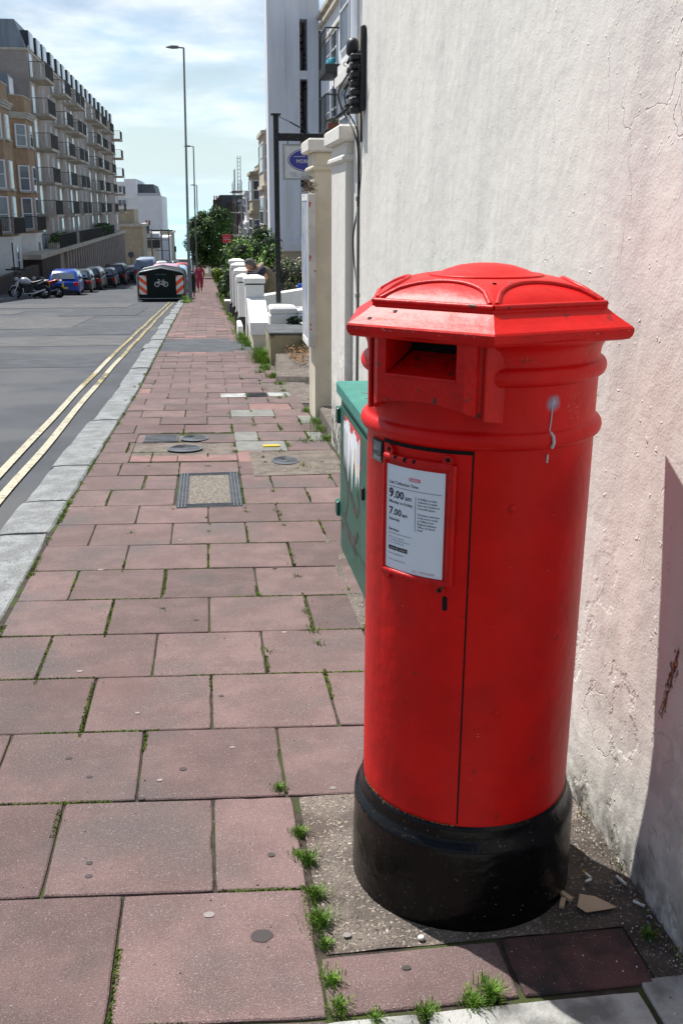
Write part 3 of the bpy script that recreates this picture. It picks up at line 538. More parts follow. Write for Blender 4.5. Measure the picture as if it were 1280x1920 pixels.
# underside back to the drum
b.add([hp(u, z, D1) for u, z in zip(us, lowz)] + [hp(u, z + .004, drum(u) - .004) for u, z in zip(us, lowz)], [(i, i+1, nn_+2+i, nn_+1+i) for i in range(nn_)])
for s_ in (-1, 1):      # chamfered cheeks with a raised outer rib
    prof_c = [(U0, D1), (U0 + .016, D1 - .012), (U0 + .020, D1 - .024), (U0 + .030, D1 - .030), (U0 + .034, D1 - .026), (U0 + .050, drum(U0 + .050) + .004), (U0 + .056, drum(U0 + .056) - .003)]
    zl = [Z0, Z0 - .007, Z0 - .010, Z0 - .016, Z0 - .018, Z0 - .026, Z0 - .030]
    top = [hp(s_*u, Z1, d) for u, d in prof_c]; bot = [hp(s_*u, z, d) for (u, d), z in zip(prof_c, zl)]
    b.add(top + bot, [(i, i+1, len(top)+i+1, len(top)+i) for i in range(len(top)-1)])
    b.add(bot + [hp(s_*u, z, min(d, drum(min(u, .25))) - .006) for (u, d), z in zip(prof_c, zl)], [(i, i+1, len(bot)+i+1, len(bot)+i) for i in range(len(bot)-1)])
    b.tube([hp(s_*(U0 + .034), Z1, D1 - .027), hp(s_*(U0 + .034), Z0 - .018, D1 - .027)], .0045, 8)
# mouth lining: sides, roof and sloping floor
for s_ in (-1, 1): b.add([hp(s_*ou, oz1, D1), hp(s_*ou, oz0, D1), hp(s_*(ou-.004), oz0 + .045, D1 - .10), hp(s_*(ou-.004), oz1, D1 - .10)], [(0, 1, 2, 3)])
b.add([hp(-ou, oz0, D1), hp(ou, oz0, D1), hp(ou-.004, oz0 + .022, D1 - .055), hp(-ou+.004, oz0 + .022, D1 - .055)], [(0, 1, 2, 3)])
b.add([hp(-ou+.004, oz0 + .022, D1 - .055), hp(ou-.004, oz0 + .022, D1 - .055), hp(ou-.004, oz0 + .040, D1 - .105), hp(-ou+.004, oz0 + .040, D1 - .105)], [(0, 1, 2, 3)])
b.tube([hp(-ou, oz0 + .001, D1), hp(ou, oz0 + .001, D1)], .0035, 8)
hood = b.build('posting_slot', [M['redd']], box, fix=False)
b = MB(); b.add([hp(-ou, oz1, D1 - .001), hp(ou, oz1, D1 - .001), hp(ou, oz1 + .001, D1 - .13), hp(-ou, oz1 + .001, D1 - .13)], [(0, 1, 2, 3)]); b.add([hp(-ou, oz1 + .001, D1 - .104), hp(ou, oz1 + .001, D1 - .104), hp(ou, oz0, D1 - .104), hp(-ou, oz0, D1 - .104)], [(0, 1, 2, 3)])
b.build('slot_interior', M['void'], hood, fix=False)
# door
b = MB(); arc_patch(b, -157.0, -108.2, -1.392, -.4945, R0 + .0030, .004, 0, 40, 6); door = b.build('door', M['red'], box)
b = MB(); arc_patch(b, -108.15, -107.35, -1.395, -.488, R0 + .0008, .001, 0, 2, 4); arc_patch(b, -157.6, -107.35, -.4945, -.4865, R0 + .0016, .001, 0, 40); b.build('door_gap', M['void'], door)
b = MB(); P3 = []
for j in range(14):
    a = 2*pi*j/14; du = .0058*cos(a); dz = .0058*sin(a) + (.012 if sin(a) > 0 else -.012); P3.append(Vector(cy(-118.3 + du / R0 * 57.3, -.835 + dz, R0 + .0036)))
b.add(P3, [tuple(range(14))]); b.build('keyhole', M['void'], door)
# collection plate
b = MB(); TL, TR, ZT, ZB = -153.5, -116.5, -.521, -.786; RB = R0 + .009
def bead(pts, r): b.tube([cy(t, z, rr) for t, z, rr in pts], r, 8)
n_ = 14
arc_patch(b, TL, TR, ZB, ZT, R0 + .0085, .008, 0, 30, 1)
bead([(TL + (TR-TL)*i/n_, ZT, RB) for i in range(n_+1)], .0085); bead([(TL + (TR-TL)*i/n_, ZB, RB) for i in range(n_+1)], .0075)
bead([(TR, ZT + .004, RB), (TR, ZB - .004, RB)], .0095); bead([(TL, ZT + .004, RB), (TL, ZB - .004, RB)], .0065)
for t, z in ((-150.6, -.506), (-118.8, -.508), (-120.6, -.800), (-151.5, -.796)):
    c = Vector(cy(t, z, R0 + .002)); o_ = Vector(cy(t, z, R0 + .012)); b.tube([c, o_], .0125, 14, 0)
plate = b.build('notice_frame', M['redd'], door)
for t, z in ((-150.6, -.504), (-118.8, -.506), (-120.6, -.802)): b = MB(); b.tube([Vector(cy(t, z, R0 + .008)), Vector(cy(t, z, R0 + .0128))], .0052, 12); b.build('bolt_hole', M['void'], plate)
b = MB()
for t, z, s_ in ((-146, -.517, .004), (-140, -.519, .006), (-135, -.519, .005), ): b.tube([Vector(cy(t, z, RB + .004)), Vector(cy(t + .8, z, RB + .0078))], s_, 7)
b.build('paint_chips', M['void'], plate)
b = MB(); arc_patch(b, TL + 1.2, TR - 3.2, ZB + .008, ZT - .016, R0 + .0100, .001, 0, 30, 1); sheet = b.build('notice_sheet', M['paper'], door)
RT = R0 + .0107; TC = -136.0
def put_text(b, s, u, z, size, bold=0, mi=0, align='LEFT'):
    vs, fs = text_mesh(s, size, bold, align); b.add([cy(TC + degrees_(u + v.x), z + v.y, RT) for v in vs], fs, mi)
def degrees_(u): return u / RT * 57.29578
def put_rect(b, u0, u1, z0, z1, mi=0, r=RT): arc_patch(b, TC + degrees_(u0), TC + degrees_(u1), z0, z1, r, .0003, mi, 10)
b = MB()
put_text(b, 'Last Collection Time', -.068, -.579, .0098, .0001)
put_rect(b, -.069, .071, -.5862, -.5854)
put_text(b, '9', -.068, -.6105, .029, .0009); put_text(b, '.00', -.0525, -.6105, .0245, .0006); put_text(b, 'am', -.0195, -.6105, .0150, .0002)
put_text(b, 'Monday to Friday', -.067, -.6235, .0096, .0001)
put_text(b, '7', -.067, -.6505, .0245, .0006); put_text(b, '.00', -.0545, -.6505, .0215, .0004); put_text(b, 'am', -.0265, -.6505, .0125, .0002)
put_text(b, 'Saturday', -.067, -.6635, .0096, .0001); put_text(b, 'Services', -.067, -.688, .0096, .0001); put_rect(b, -.068, -.0005, -.6945, -.6938)
put_rect(b, .0085, .0093, -.678, -.597)
for i, s_ in enumerate(['Find us on the app store.', 'For locating other services near', 'you - scan the QR code']): put_text(b, s_, -.066, -.7045 - i*.0062, .0048)
for i, s_ in enumerate(['A 4.00pm or later', 'collection is made', 'from the Postbox at', 'Churchill Square', '', 'The latest collection', 'in the area is made', 'at 7.00pm from', 'Brighton Delivery', 'Office, 62 North', 'Road']): put_text(b, s_, .0145, -.6035 - i*.0071, .0064, .00005)
put_rect(b, -.066, -.041, -.7335, -.724); put_rect(b, -.039, -.010, -.7335, -.724)
put_text(b, 'www.royalmail.com', -.066, -.7435, .0056); put_text(b, 'Postbox number BN1 30', -.066, -.758, .0048)
b.build('lettering', M['ink'], sheet, fix=False)
b = MB(); put_text(b, 'App Store', -.0605, -.7300, .0042); put_text(b, 'Google Play', -.0335, -.7300, .0042)
for v in range(len(b.v)): pass
b.v = [tuple(Vector(p) + (Vector((p[0]-BX, p[1]-BY, 0)).normalized()*.0005)) for p in b.v]; b.build('badge_lettering', M['white'], sheet, fix=False)
b = MB(); put_rect(b, -.0095, .0195, -.5655, -.5575); b.build('pink_logo_block', M['pinkink'], sheet, fix=False)
b = MB(); put_text(b, 'SCC', .0045, -.7725, .0068); put_text(b, 'MAGAZINE', .0235, -.7725, .0072); b.build('pink_lettering', M['pinkink'], sheet, fix=False)
b = MB(); put_text(b, 'Royal Mail', -.0075, -.5633, .0052, 0); b.v = [tuple(Vector(p) + (Vector((p[0]-BX, p[1]-BY, 0)).normalized()*.0005)) for p in b.v]; b.build('logo_lettering', M['paper'], sheet, fix=False)
# day tablet
b = MB(); arc_patch(b, -169.5, -158.4, -.5445, -.4945, R0 + .0035, .004, 0, 6)
tab = b.build('day_tablet_frame', M['black'], box)
b = MB(); arc_patch(b, -167.8, -159.8, -.540, -.499, R0 + .0042, .002, 0, 6); tb2 = b.build('day_tablet', M['lampm'], tab)
b = MB(); arc_patch(b, -169.2, -158.8, -.5432, -.5412, R0 + .0048, .002, 0, 6); b.build('chrome_rail', M['chrome'], tab)
b = MB(); vs, fs = text_mesh('WED', .0165, .0002, 'CENTER'); b.add([cy(-163.4 + v.x / R0 * 57.3, -.531 + v.y, R0 + .0050) for v in vs], fs); b.build('lettering', M['void'], tab, fix=False)
# ================================================================== NEAR WALL AND PIERS
b = MB(); NY, NZ = 150, 120; yA, yB, zA, zB = -1.2, 6.86, -2.15, 5.2; vs = []
for j in range(NZ + 1):
    z = zA + (zB - zA) * j / NZ
    for i in range(NY + 1):
        y = yA + (yB - yA) * i / NY; x = 1.06 + .010 * noise.noise(Vector((0, y * .9, z * .7))) + .004 * noise.noise(Vector((3, y * 3.1, z * 2.6)))
        s_ = min(1, max(0, (2.46 - y) / .10)); x += .012 * (s_ * s_ * (3 - 2*s_)) - .006
        foot = max(0, -1.45 + .03 * y - z); x -= .02 * min(1, foot * 4) * .6
        vs.append((x, y, z))
b.add(vs, [(j*(NY+1)+i, j*(NY+1)+i+1, (j+1)*(NY+1)+i+1, (j+1)*(NY+1)+i) for j in range(NZ) for i in range(NY)], 0, True)
b.box(1.07, 5.0, -1.2, 6.86, -2.15, 5.2)
wall = tag(b.build('rendered_wall', M['wall'], fix=False), 'tall cream rendered house wall with stains and cracks standing behind the red pillar box', 'wall')
b = MB(); random.seed(14)
for i in range(130):
    f = random.random(); y = 1.972 + .045*f + random.gauss(0, .007) ; z = -1.00 - .19*f + random.gauss(0, .008); w = rnd(.0012, .0045)*(1.3 - f*.6); hgt_ = w*rnd(1.0, 3.5); x = 1.06 + .010*noise.noise(Vector((0, y*.9, z*.7))) + .004*noise.noise(Vector((3, y*3.1, z*2.6))) + .006 - .0012 - i*.000004
    b.add([(x, y + rnd(.6, 1)*w*cos(2*pi*j/7), z + rnd(.7, 1)*hgt_*sin(2*pi*j/7)) for j in range(7)], [tuple(range(7))], 0 if random.random() < .6 else (1 if random.random() < .6 else 2))
b.build('rust_stain', [M['rust'], M['rustp'], M['bark']], wall, fix=False)
def capped(name, label, cat, x0, x1, y0, y1, z0, z1, m, caps, group=None, bev=.012):
    b = MB(); b.box(x0, x1, y0, y1, z0, z1, 0, bev=bev); t = thing(name, label, cat, ((x0+x1)/2, (y0+y1)/2, z0), group=group); b.build('shaft', m, t)
    for (nm, e, za, zb_, mm) in caps: b = MB(); b.box(x0 - e, x1 + e, y0 - e, y1 + e, za, zb_, bev=.015); b.build(nm, mm, t)
    return t
b = MB(); b.box(1.085, 1.6, 6.87, 7.42, -2.3, .545, bev=.01); b.build('garden_wall', M['wall']); tag(bpy.data.objects['garden_wall'], 'lower cream rendered wall between the tall house wall and the first gate pier', 'wall')
capped('gate_pier', 'narrow cream gate pier beside the green cabinet with cap and collar', 'gate pier', 1.03, 1.5, 7.43, 8.25, -2.4, .47, M['wall'], [('cap', .055, .462, .575, M['wall']), ('collar', .03, .325, .375, M['wall'])])
capped('gate_pier', 'tall beige gate pier with chipped cap carrying the poster case', 'gate pier', 1.02, 1.55, 9.45, 10.02, -2.5, .50, M['cream'], [('cap', .06, .495, .61, M['wall']), ('collar', .03, .33, .375, M['cream'])])
b = MB(); b.box(1.06, 1.6, 8.26, 9.44, -2.3, -1.86, bev=.02); b.build('doorstep', M['conc']); tag(bpy.data.objects['doorstep'], 'worn concrete step in the gateway between the two gate piers', 'step')
b = MB(); b.tube([(1.055, 6.96, -2.0), (1.055, 6.96, .5)], .013, 8); b.tube([(1.055, 6.99, .5), (1.05, 7.0, 1.5), (1.05, 7.0, 3.0)], .011, 8)
for z in (-1.3, -.6, .05): b.box(1.035, 1.075, 6.94, 6.98, z, z + .03)
tag(b.build('conduit_pipe', M['creampipe']), 'thin painted conduit running down the lower cream wall', 'pipe')
# cables
def cable(name, pts, r, label, m='cable'):
    P3 = [Vector(p) for p in pts]; Q = []
    for i in range(len(P3) - 1):
        p0, p1, p2, p3 = P3[max(i-1, 0)], P3[i], P3[i+1], P3[min(i+2, len(P3)-1)]
        for k in range(6):
            t = k/6; Q.append(.5*((2*p1) + (-p0+p2)*t + (2*p0-5*p1+4*p2-p3)*t*t + (-p0+3*p1-3*p2+p3)*t**3))
    Q.append(P3[-1]); b = MB(); b.tube(Q, r, 6); return tag(b.build(name, M[m]), label, 'cable')
cable('black_cable', [(.98, 6.80, .86), (.93, 7.05, .76), (.97, 7.2, .66), (1.03, 7.02, .50), (1.045, 6.93, .36), (1.05, 6.90, .15), (1.05, 6.98, -.02), (1.05, 7.16, -.18), (1.05, 7.12, -.36), (1.05, 6.98, -.52), (1.05, 6.97, -.9), (1.05, 6.99, -1.7)], .0065, 'thick black cable looping down the cream wall from the junction cluster')
cable('black_cable', [(1.0, 6.85, .82), (.955, 6.95, .72), (.985, 6.93, .60), (1.03, 6.90, .50), (1.04, 6.89, .30), (1.045, 6.885, -.2), (1.048, 6.9, -1.7)], .005, 'thinner black cable hanging straight below the junction cluster')
cable('black_cable', [(1.0, 6.6, .86), (1.01, 6.8, .62), (1.03, 6.82, .45), (1.045, 6.80, .28), (1.05, 6.86, .1)], .003, 'finest black wire arching behind the two thicker cables')
b = MB(); b.loft([[(.985 + r*cos(a)*.9, 6.80 + r*sin(a), z) for a in [2*pi*j/12 for j in range(12)]] for r, z in ((.006, 1.045), (.028, 1.04), (.043, 1.02), (.048, .99), (.045, .95), (.036, .94))])
t = thing('cable_junction', 'black cluster of cable junction boxes fixed high on the wall corner', 'junction box', (1.03, 6.7, .6)); b.build('dome_cover', M['blackm'], t)
b = MB(); b.box(1.02, 1.05, 6.66, 6.72, .60, 1.10, bev=.01); b.build('backplate', M['blackm'], t)
random.seed(5)
for i in range(7):
    z = .93 - i*.052; b = MB(); y = 6.8 + rnd(-.02, .04); b.tube([(1.03, 6.72, z + .02), (.985, y, z + rnd(-.01, .03)), (.945 + rnd(-.01, .02), y + .04, z - .03)], .017, 8, r1=.009); b.box(.96, 1.03, 6.70, 6.80, z - .028, z + .012, bev=.008)
    b.build('cable_gland', M['blackm'], t)
b = MB()
for i in range(9):
    c = Vector((.965 + rnd(-.02, .02), 6.85 + rnd(-.03, .05), .9 - i*.035)); r = rnd(.012, .024); b.tube([c + Vector((r*cos(a), .3*r*sin(a*2), r*sin(a))) for a in [2*pi*j/10 for j in range(10)]], .0024, 5)
b.build('wire_loop', M['cable'], t)
b = MB(); b.tube([(1.0, 6.8, .66), (.93, 7.05, .60)], .013, 8); b.tube([(.93, 7.15, .60), (.90, 7.4, .60)], .011, 8); b.tube([(.98, 6.84, .655), (1.04, 6.78, .64), (1.045, 6.8, .42)], .007, 6); b.build('cable_splice', M['blackm'], t)
# ------------------------------------------------------------------ utility cabinet
cx0, cx1, cy0, cy1, ct = .695, 1.03, 3.92, 5.13, -.945
cab = thing('utility_cabinet', 'green street utility cabinet with torn posters and graffiti behind the pillar box', 'utility cabinet', (.86, 4.5, G(4.5)))
b = MB(); vs = []
b.add([(cx0, cy0, G(cy0) - .03), (cx1, cy0, G(cy0) - .03), (cx1, cy1, G(cy1) - .03), (cx0, cy1, G(cy1) - .03), (cx0, cy0, ct), (cx1, cy0, ct), (cx1, cy1, ct), (cx0, cy1, ct)], [(3,2,1,0),(4,5,6,7),(0,1,5,4),(1,2,6,5),(2,3,7,6),(3,0,4,7)])
b.build('carcass', M['greenm'], cab)
b = MB(); b.box(cx0 - .025, cx1 + .01, cy0 - .03, cy1 + .03, ct, ct + .062, bev=.006); lid = b.build('lid', M['lidlit'], cab)  # lid's lighter turquoise puts the sun on its top into the colour
b = MB(); b.ext([(cx0 - .003, cy0 + .05, -1.56), (cx0 - .003, cy1 - .06, -1.60), (cx0 - .003, cy1 - .06, ct - .05), (cx0 - .003, cy0 + .05, ct - .05)], (-.010, 0, 0)); dr = b.build('door', M['greenm'], cab)
b = MB(); b.ext([(cx0 - .002, cy0 + .02, -1.575), (cx0 - .002, cy1, -1.615), (cx0 - .002, cy1, -1.60), (cx0 - .002, cy0 + .02, -1.56)], (-.012, 0, 0)); b.build('plinth_seam', M['greenm'], cab)
for z in (-1.10, -1.62):
    b = MB(); b.box(cx0 - .03, cx0 - .002, cy1 - .045, cy1 + .02, z, z + .085, bev=.006); b.build('hinge', M['greenm'], cab)
b = MB(); b.box(cx0 - .026, cx0 - .012, 4.24, 4.27, -1.28, -1.22, bev=.004); b.build('lock', M['blackm'], cab)
def quadx(b, pts, mi=0, x=cx0 - .0135): b.add([(x, y, z) for y, z in pts], [tuple(range(len(pts)))], mi)
b = MB(); random.seed(3)
quadx(b, [(4.90, -1.01), (4.36, -1.01), (4.36, -1.17), (4.52, -1.15), (4.70, -1.16), (4.88, -1.12)], 0)
quadx(b, [(4.60, -1.10), (4.45, -1.08), (4.42, -1.22), (4.52, -1.24)], 1, cx0 - .0145); quadx(b, [(4.74, -1.06), (4.68, -1.05), (4.68, -1.12), (4.73, -1.13)], 1, cx0 - .0145); quadx(b, [(4.47, -1.10), (4.38, -1.08), (4.36, -1.14), (4.44, -1.16)], 2, cx0 - .0147)
post = b.build('torn_poster', [M['pred'], M['pyel'], M['purple']], cab, fix=False)
b = MB()
for i in range(24):
    y = 4.40 + i*.0222 + rnd(-.008, .008); w = rnd(.022, .048); zt = -1.015 - rnd(0, .05); g_ = (i % 8 in (3, 6)) ; L = rnd(.16, .30) * (1.0 if not g_ else .3); x = cx0 - .0150 - i*.00002
    b.add([(x, y - w/2, zt), (x, y + w/2, zt + rnd(-.01, .01)), (x, y + w*.4, zt - L*.6), (x, y + w*.1, zt - L), (x, y - w*.3, zt - L*.8)], [(0, 1, 2, 3, 4)])
b.build('white_brush_stroke', M['pwhite'], cab, fix=False)
def stroke(b, pts, w, x, mi=0):
    n = len(pts); vs = []
    for i, (y, z) in enumerate(pts):
        q = pts[min(i+1, n-1)]; p = pts[max(i-1, 0)]; d = Vector((q[0]-p[0], q[1]-p[1])).normalized(); k = w*(.5 + .5*sin(pi*(i+.6)/(n+.2))); vs += [(x, y - d.y*k, z + d.x*k), (x, y + d.y*k, z - d.x*k)]
    b.add(vs, [(2*i, 2*i+1, 2*i+3, 2*i+2) for i in range(n-1)], mi)
b = MB(); xg = cx0 - .0142
def curve(pts, n=8):
    P3 = [Vector((*p, 0)) for p in pts]; Q = []
    for i in range(len(P3)-1):
        p0, p1, p2, p3 = P3[max(i-1, 0)], P3[i], P3[i+1], P3[min(i+2, len(P3)-1)]
        for k in range(n): t = k/n; q = .5*((2*p1) + (-p0+p2)*t + (2*p0-5*p1+4*p2-p3)*t*t + (-p0+3*p1-3*p2+p3)*t**3); Q.append((q.x, q.y))
    return Q + [(P3[-1].x, P3[-1].y)]
stroke(b, curve([(5.02, -1.18), (4.92, -1.30), (4.72, -1.36), (4.50, -1.42), (4.40, -1.36), (4.46, -1.30)]), .022, xg)
stroke(b, curve([(4.78, -1.33), (4.78, -1.45), (4.88, -1.56)]), .014, xg - .0003); stroke(b, curve([(4.95, -1.56), (4.78, -1.60), (4.58, -1.60), (4.42, -1.50)]), .028, xg - .0005)
b.build('black_tag', M['tagk'], dr, fix=False)
b = MB()
for i in range(9):
    y = 4.2 + i*.07; P3 = [(.76 + .03*sin(i*2 + k) + .045*k, y + rnd(-.05, .05) + .02*k, ct + .0635) for k in range(5)]; b.tube(P3, .0016, 4)
b.build('faded_scribble', M['tagp'], lid)
b = MB(); pts = [Vector((.655 + .04*cos(a), 5.95 + .10*sin(a), 0)) for a in [2*pi*k/10 for k in range(10)]]
rings = [[Vector((.90 + (p.x - .655)*s_*rnd(.8, 1.2), 5.6 + (p.y - 5.95)*s_*rnd(.8, 1.2), G(5.7) + h_)) for p in pts] for s_, h_ in ((1.4, 0), (1.7, .04), (1.2, .11), (.4, .18))]
b.loft(rings, 0, True); tag(b.build('plastic_bag', M['bag']), 'crumpled pale plastic bag lying behind the green utility cabinet', 'bag')
# ------------------------------------------------------------------ covers in the pavement
def frameq(b, x0, x1, y0, y1, dz, h=.012, mi=0):
    b.add([(x0, y0, G(y0)+dz), (x1, y0, G(y0)+dz), (x1, y1, G(y1)+dz), (x0, y1, G(y1)+dz), (x0, y0, G(y0)+dz-h), (x1, y0, G(y0)+dz-h), (x1, y1, G(y1)+dz-h), (x0, y1, G(y1)+dz-h)], [(0,1,2,3),(0,1,5,4),(1,2,6,5),(2,3,7,6),(3,0,4,7)], mi)
t = thing('access_cover', 'square black framed pavement cover filled with pebbly concrete', 'manhole cover', (-.03, 6.65, G(6.65)))
b = MB(); X0, X1, Y0, Y1 = -.245, .185, 6.13, 7.17
for (a, c, d, e) in ((X0, X0+.075, Y0, Y1), (X1-.075, X1, Y0, Y1), (X0+.075, X1-.075, Y0, Y0+.10), (X0+.075, X1-.075, Y1-.10, Y1)): frameq(b, a, c, d, e, .003, .02)
for x in (X0+.012, X0+.034, X0+.056, X1-.012, X1-.034, X1-.056): frameq(b, x-.004, x+.004, Y0, Y1, .0075, .006)
for i in range(34): y = Y0 + .02 + i*(Y1-Y0-.04)/33; frameq(b, X0+.002, X0+.070, y-.006, y+.006, .006, .004); frameq(b, X1-.070, X1-.002, y-.006, y+.006, .006, .004)
for y in (Y0+.02, Y0+.05, Y0+.08, Y1-.02, Y1-.05, Y1-.08): frameq(b, X0, X1, y-.005, y+.005, .0075, .006)
b.build('iron_frame', M['iron'], t)
b = MB(); frameq(b, X0+.076, X1-.076, Y0+.101, Y1-.101, .004, .02); b.build('concrete_fill', M['aggregate'], t)
def small_cover(label, x0, x1, y0, y1, oval=False, n=5, m='iron', group='small iron covers in the pavement'):
    b = MB()
    if oval:
        cx_, cy_, rx, ry = (x0+x1)/2, (y0+y1)/2, (x1-x0)/2, (y1-y0)/2; P3 = [(cx_+rx*cos(a), cy_+ry*sin(a), G(cy_+ry*sin(a))+.009) for a in [2*pi*i/28 for i in range(28)]]; b.add(P3, [tuple(range(28))])
        for k in range(n): q = .25+.7*k/n; b.tube([(cx_+rx*q*cos(a), cy_+ry*q*sin(a), G(cy_)+.010) for a in [2*pi*i/20 for i in range(21)]], .004, 5)
    else:
        frameq(b, x0, x1, y0, y1, .007)
        for k in range(n): y = y0 + (y1-y0)*(k+.5)/n; frameq(b, x0+.01, x1-.01, y-.006, y+.006, .011, .005)
    return tag(b.build('iron_cover', M[m]), label, 'iron cover', group)
small_cover('rectangular dark iron cover beside two oval ones set in mortar', -.60, -.30, 8.48, 8.80); small_cover('farther oval iron cover set in a mortar patch', -.28, -.03, 8.45, 8.74, True); small_cover('nearer oval iron cover with raised rim in the same mortar patch', -.38, -.08, 7.98, 8.28, True)
small_cover('round ribbed iron cover in pale concrete near the gate step', .46, .68, 7.36, 7.66, True, 7); small_cover('dark oblong iron cover between two white slabs', .42, .66, 11.2, 11.45, False, 6, 'asphdark')
b = MB(); frameq(b, .12, .41, 11.18, 11.5, .004); frameq(b, .67, .92, 11.2, 11.5, .004); b.build('white_slab', M['conclight'], kind='structure')
b = MB(); frameq(b, -.03, .12, 8.0, 8.15, .006); frameq(b, .43, .57, 8.12, 8.19, .010); b.f = b.f[5:]; b.m = b.m[5:]; b.sm = b.sm[5:]; tag(b.build('yellow_scrap', M['yellowplastic']), 'bright yellow scrap of plastic lying on the paving', 'litter')
# ================================================================== GRASS, MOSS, LITTER
def blades(b, x, y, z, n, h, spread, w=.003, mi=(0, 1), lean=.6):
    for _ in range(n):
        a = rnd(0, 2*pi); r = abs(random.gauss(0, spread)); bx_, by_ = x + r*cos(a), y + r*sin(a); d = a + rnd(-.7, .7); L = h*rnd(.5, 1.15); l_ = L*lean*rnd(.2, 1.3); ww = w*rnd(.6, 1.2); px_, py_ = -sin(d)*ww/2, cos(d)*ww/2
        mx_, my_ = bx_ + cos(d)*l_*.4, by_ + sin(d)*l_*.4; tx, ty = bx_ + cos(d)*l_, by_ + sin(d)*l_
        b.add([(bx_-px_, by_-py_, z-.003), (bx_+px_, by_+py_, z-.003), (mx_+px_*.8, my_+py_*.8, z+L*.62), (mx_-px_*.8, my_-py_*.8, z+L*.62), (tx, ty, z+L*.9)], [(0,1,2,3), (3,2,4)], random.choice(mi))
GM = [M['grass'], M['grassd'], M['dry'], M['leafl']]
random.seed(11)
tufts = [(.205, 2.375, .045, 'small grass tuft in the joint, farthest of the row beside the pillar box'), (.195, 2.27, .03, 'low mossy tuft in the joint just nearer than the farthest one'), (.218, 2.24, .052, 'bushy grass tuft in the joint level with the black base'), (.222, 2.09, .055, 'bright grass tuft in the joint left of the black base, next above the largest'), (.222, 1.985, .072, 'largest spiky grass tuft in the joint beside the pale concrete'), (.222, 1.905, .035, 'small round tuft at the corner of the pale concrete'), (.225, 1.78, .045, 'flat grass tuft in the joint beside the cut pink slab'), (.23, 1.70, .045, 'grass tuft at the near corner of the cut pink slab'), (.415, 1.655, .045, 'thin grass tuft between pink slab and white stone'), (.52, 1.665, .06, 'ragged grass tuft on the edge of the white stone'), (.565, 1.685, .085, 'tall wispy grass tuft at the joint of pink and stained slabs'), (.165, 2.62, .035, 'little dark tuft in the joint at the top of the pale concrete'), (1.0, 1.83, .03, 'tiny leafy weed against the foot of the wall'), (.305, 1.655, .03, 'small tuft at the near edge of the pale threshold stone')]
for x, y, h_, lab in tufts:
    b = MB(); blades(b, x, y, G(y), int(110 + h_*2400), h_*.42, .011 + h_*.10, .0028, (0, 0, 1, 3)); tag(b.build('grass_tuft', [M['grass'], M['leafl'], M['dry'], M['leafm']], fix=False), lab, 'grass tuft', 'grass tufts in the joints near the pillar box')
# moss in joints
b = MB()
def moss_line(x0, y0, x1, y1, dens, wdt=.006):
    L = sqrt((x1-x0)**2 + (y1-y0)**2); n = int(L*dens)
    for _ in range(n):
        t = random.random(); x = x0 + (x1-x0)*t; y = y0 + (y1-y0)*t
        if noise.noise(Vector((x*2.3 + 4, y*2.3, .5))) < -.04: continue
        x += rnd(-wdt, wdt)*(abs(y1-y0) > abs(x1-x0)); y += rnd(-wdt, wdt)*(abs(x1-x0) > abs(y1-y0)); s_ = rnd(.002, .0056); z = G(y) - .006 + rnd(0, .005); a = rnd(0, pi)
        b.add([(x-s_*cos(a), y-s_*sin(a), z), (x+s_*cos(a), y+s_*sin(a), z), (x+s_*sin(a)*.6, y-s_*cos(a)*.6, z+s_*1.1), (x, y, z+s_*.4)], [(0,1,2), (0,1,3)], 0)
for k in range(-3, 18):
    y0 = 2.14 + RW*k; off = (-.26 if k % 2 else -.04); d = 1500 if k < 6 else 700
    moss_line(KI(y0), y0 + .075, (.2 if k < 1 else 1.0), y0 - (.016 if k < 1 else .08), d*.9)
    for i in range(-3, 4):
        x = off + .449*i
        if KI(y0) < x < 1.0 and not (x > .25 and k < 1): moss_line(x - rnd(-.004, .004), y0, x, y0 + RW, d*1.9)
for y in [i*.5 for i in range(6, 60)]: moss_line(KI(y) - .004, y, KI(y+.5) - .004, y + .5, 900, .012)
b.build('moss', [M['moss']], kind='stuff', fix=False)
# weeds along walls, kerb and farther joints
b = MB(); random.seed(21)
for _ in range(110):
    y = rnd(3.5, 13); k = round((y-2.14)/RW); x = rnd(.1, .95) if random.random() < .75 else rnd(-.9, .1)
    off = (-.26 if k % 2 else -.04); x = off + .449*round((x-off)/.449) + rnd(-.01, .01)
    if x > .62 and y < 5.3: continue
    if -.25 < x < .19 and 6.1 < y < 7.2: continue
    blades(b, x, y, G(y), 22, rnd(.012, .030) * (1.1 if x > .3 else .6), .016, .004, (0, 1, 3))
for _ in range(90): y = rnd(5, 30); blades(b, KI(y) - .006, y, G(y), 12, rnd(.01, .03), .02, .004, (0, 1, 3))
for (x, y, n, h_, s_) in [(.98, 7.2, 60, .05, .06), (1.0, 8.4, 160, .09, .10), (1.0, 8.9, 160, .11, .12), (1.0, 9.3, 160, .11, .10), (.98, 10.0, 140, .10, .05), (.80, 8.3, 60, .06, .08), (.7, 7.3, 50, .06, .07), (.55, 7.9, 50, .05, .06), (.78, 11.0, 70, .06, .06), (.86, 11.6, 90, .07, .08), (.88, 12.3, 120, .08, .07), (.84, 13.0, 260, .14, .10), (.80, 14.0, 240, .16, .09), (.70, 13.6, 90, .10, .08), (.80, 15.0, 620, .42, .10), (.80, 15.5, 500, .40, .10), (.84, 14.7, 300, .28, .08), (.70, 17.9, 160, .22, .10), (.66, 18.6, 260, .30, .09), (.64, 19.4, 260, .34, .08), (.66, 20.2, 200, .30, .08), (.58, 17.2, 60, .1, .08)]:
    blades(b, x, y, G(y), n, h_*.55, s_*.8, .006 if y > 12 else .004, (0, 0, 3) if y > 8 else (0, 1, 2, 3), .45)
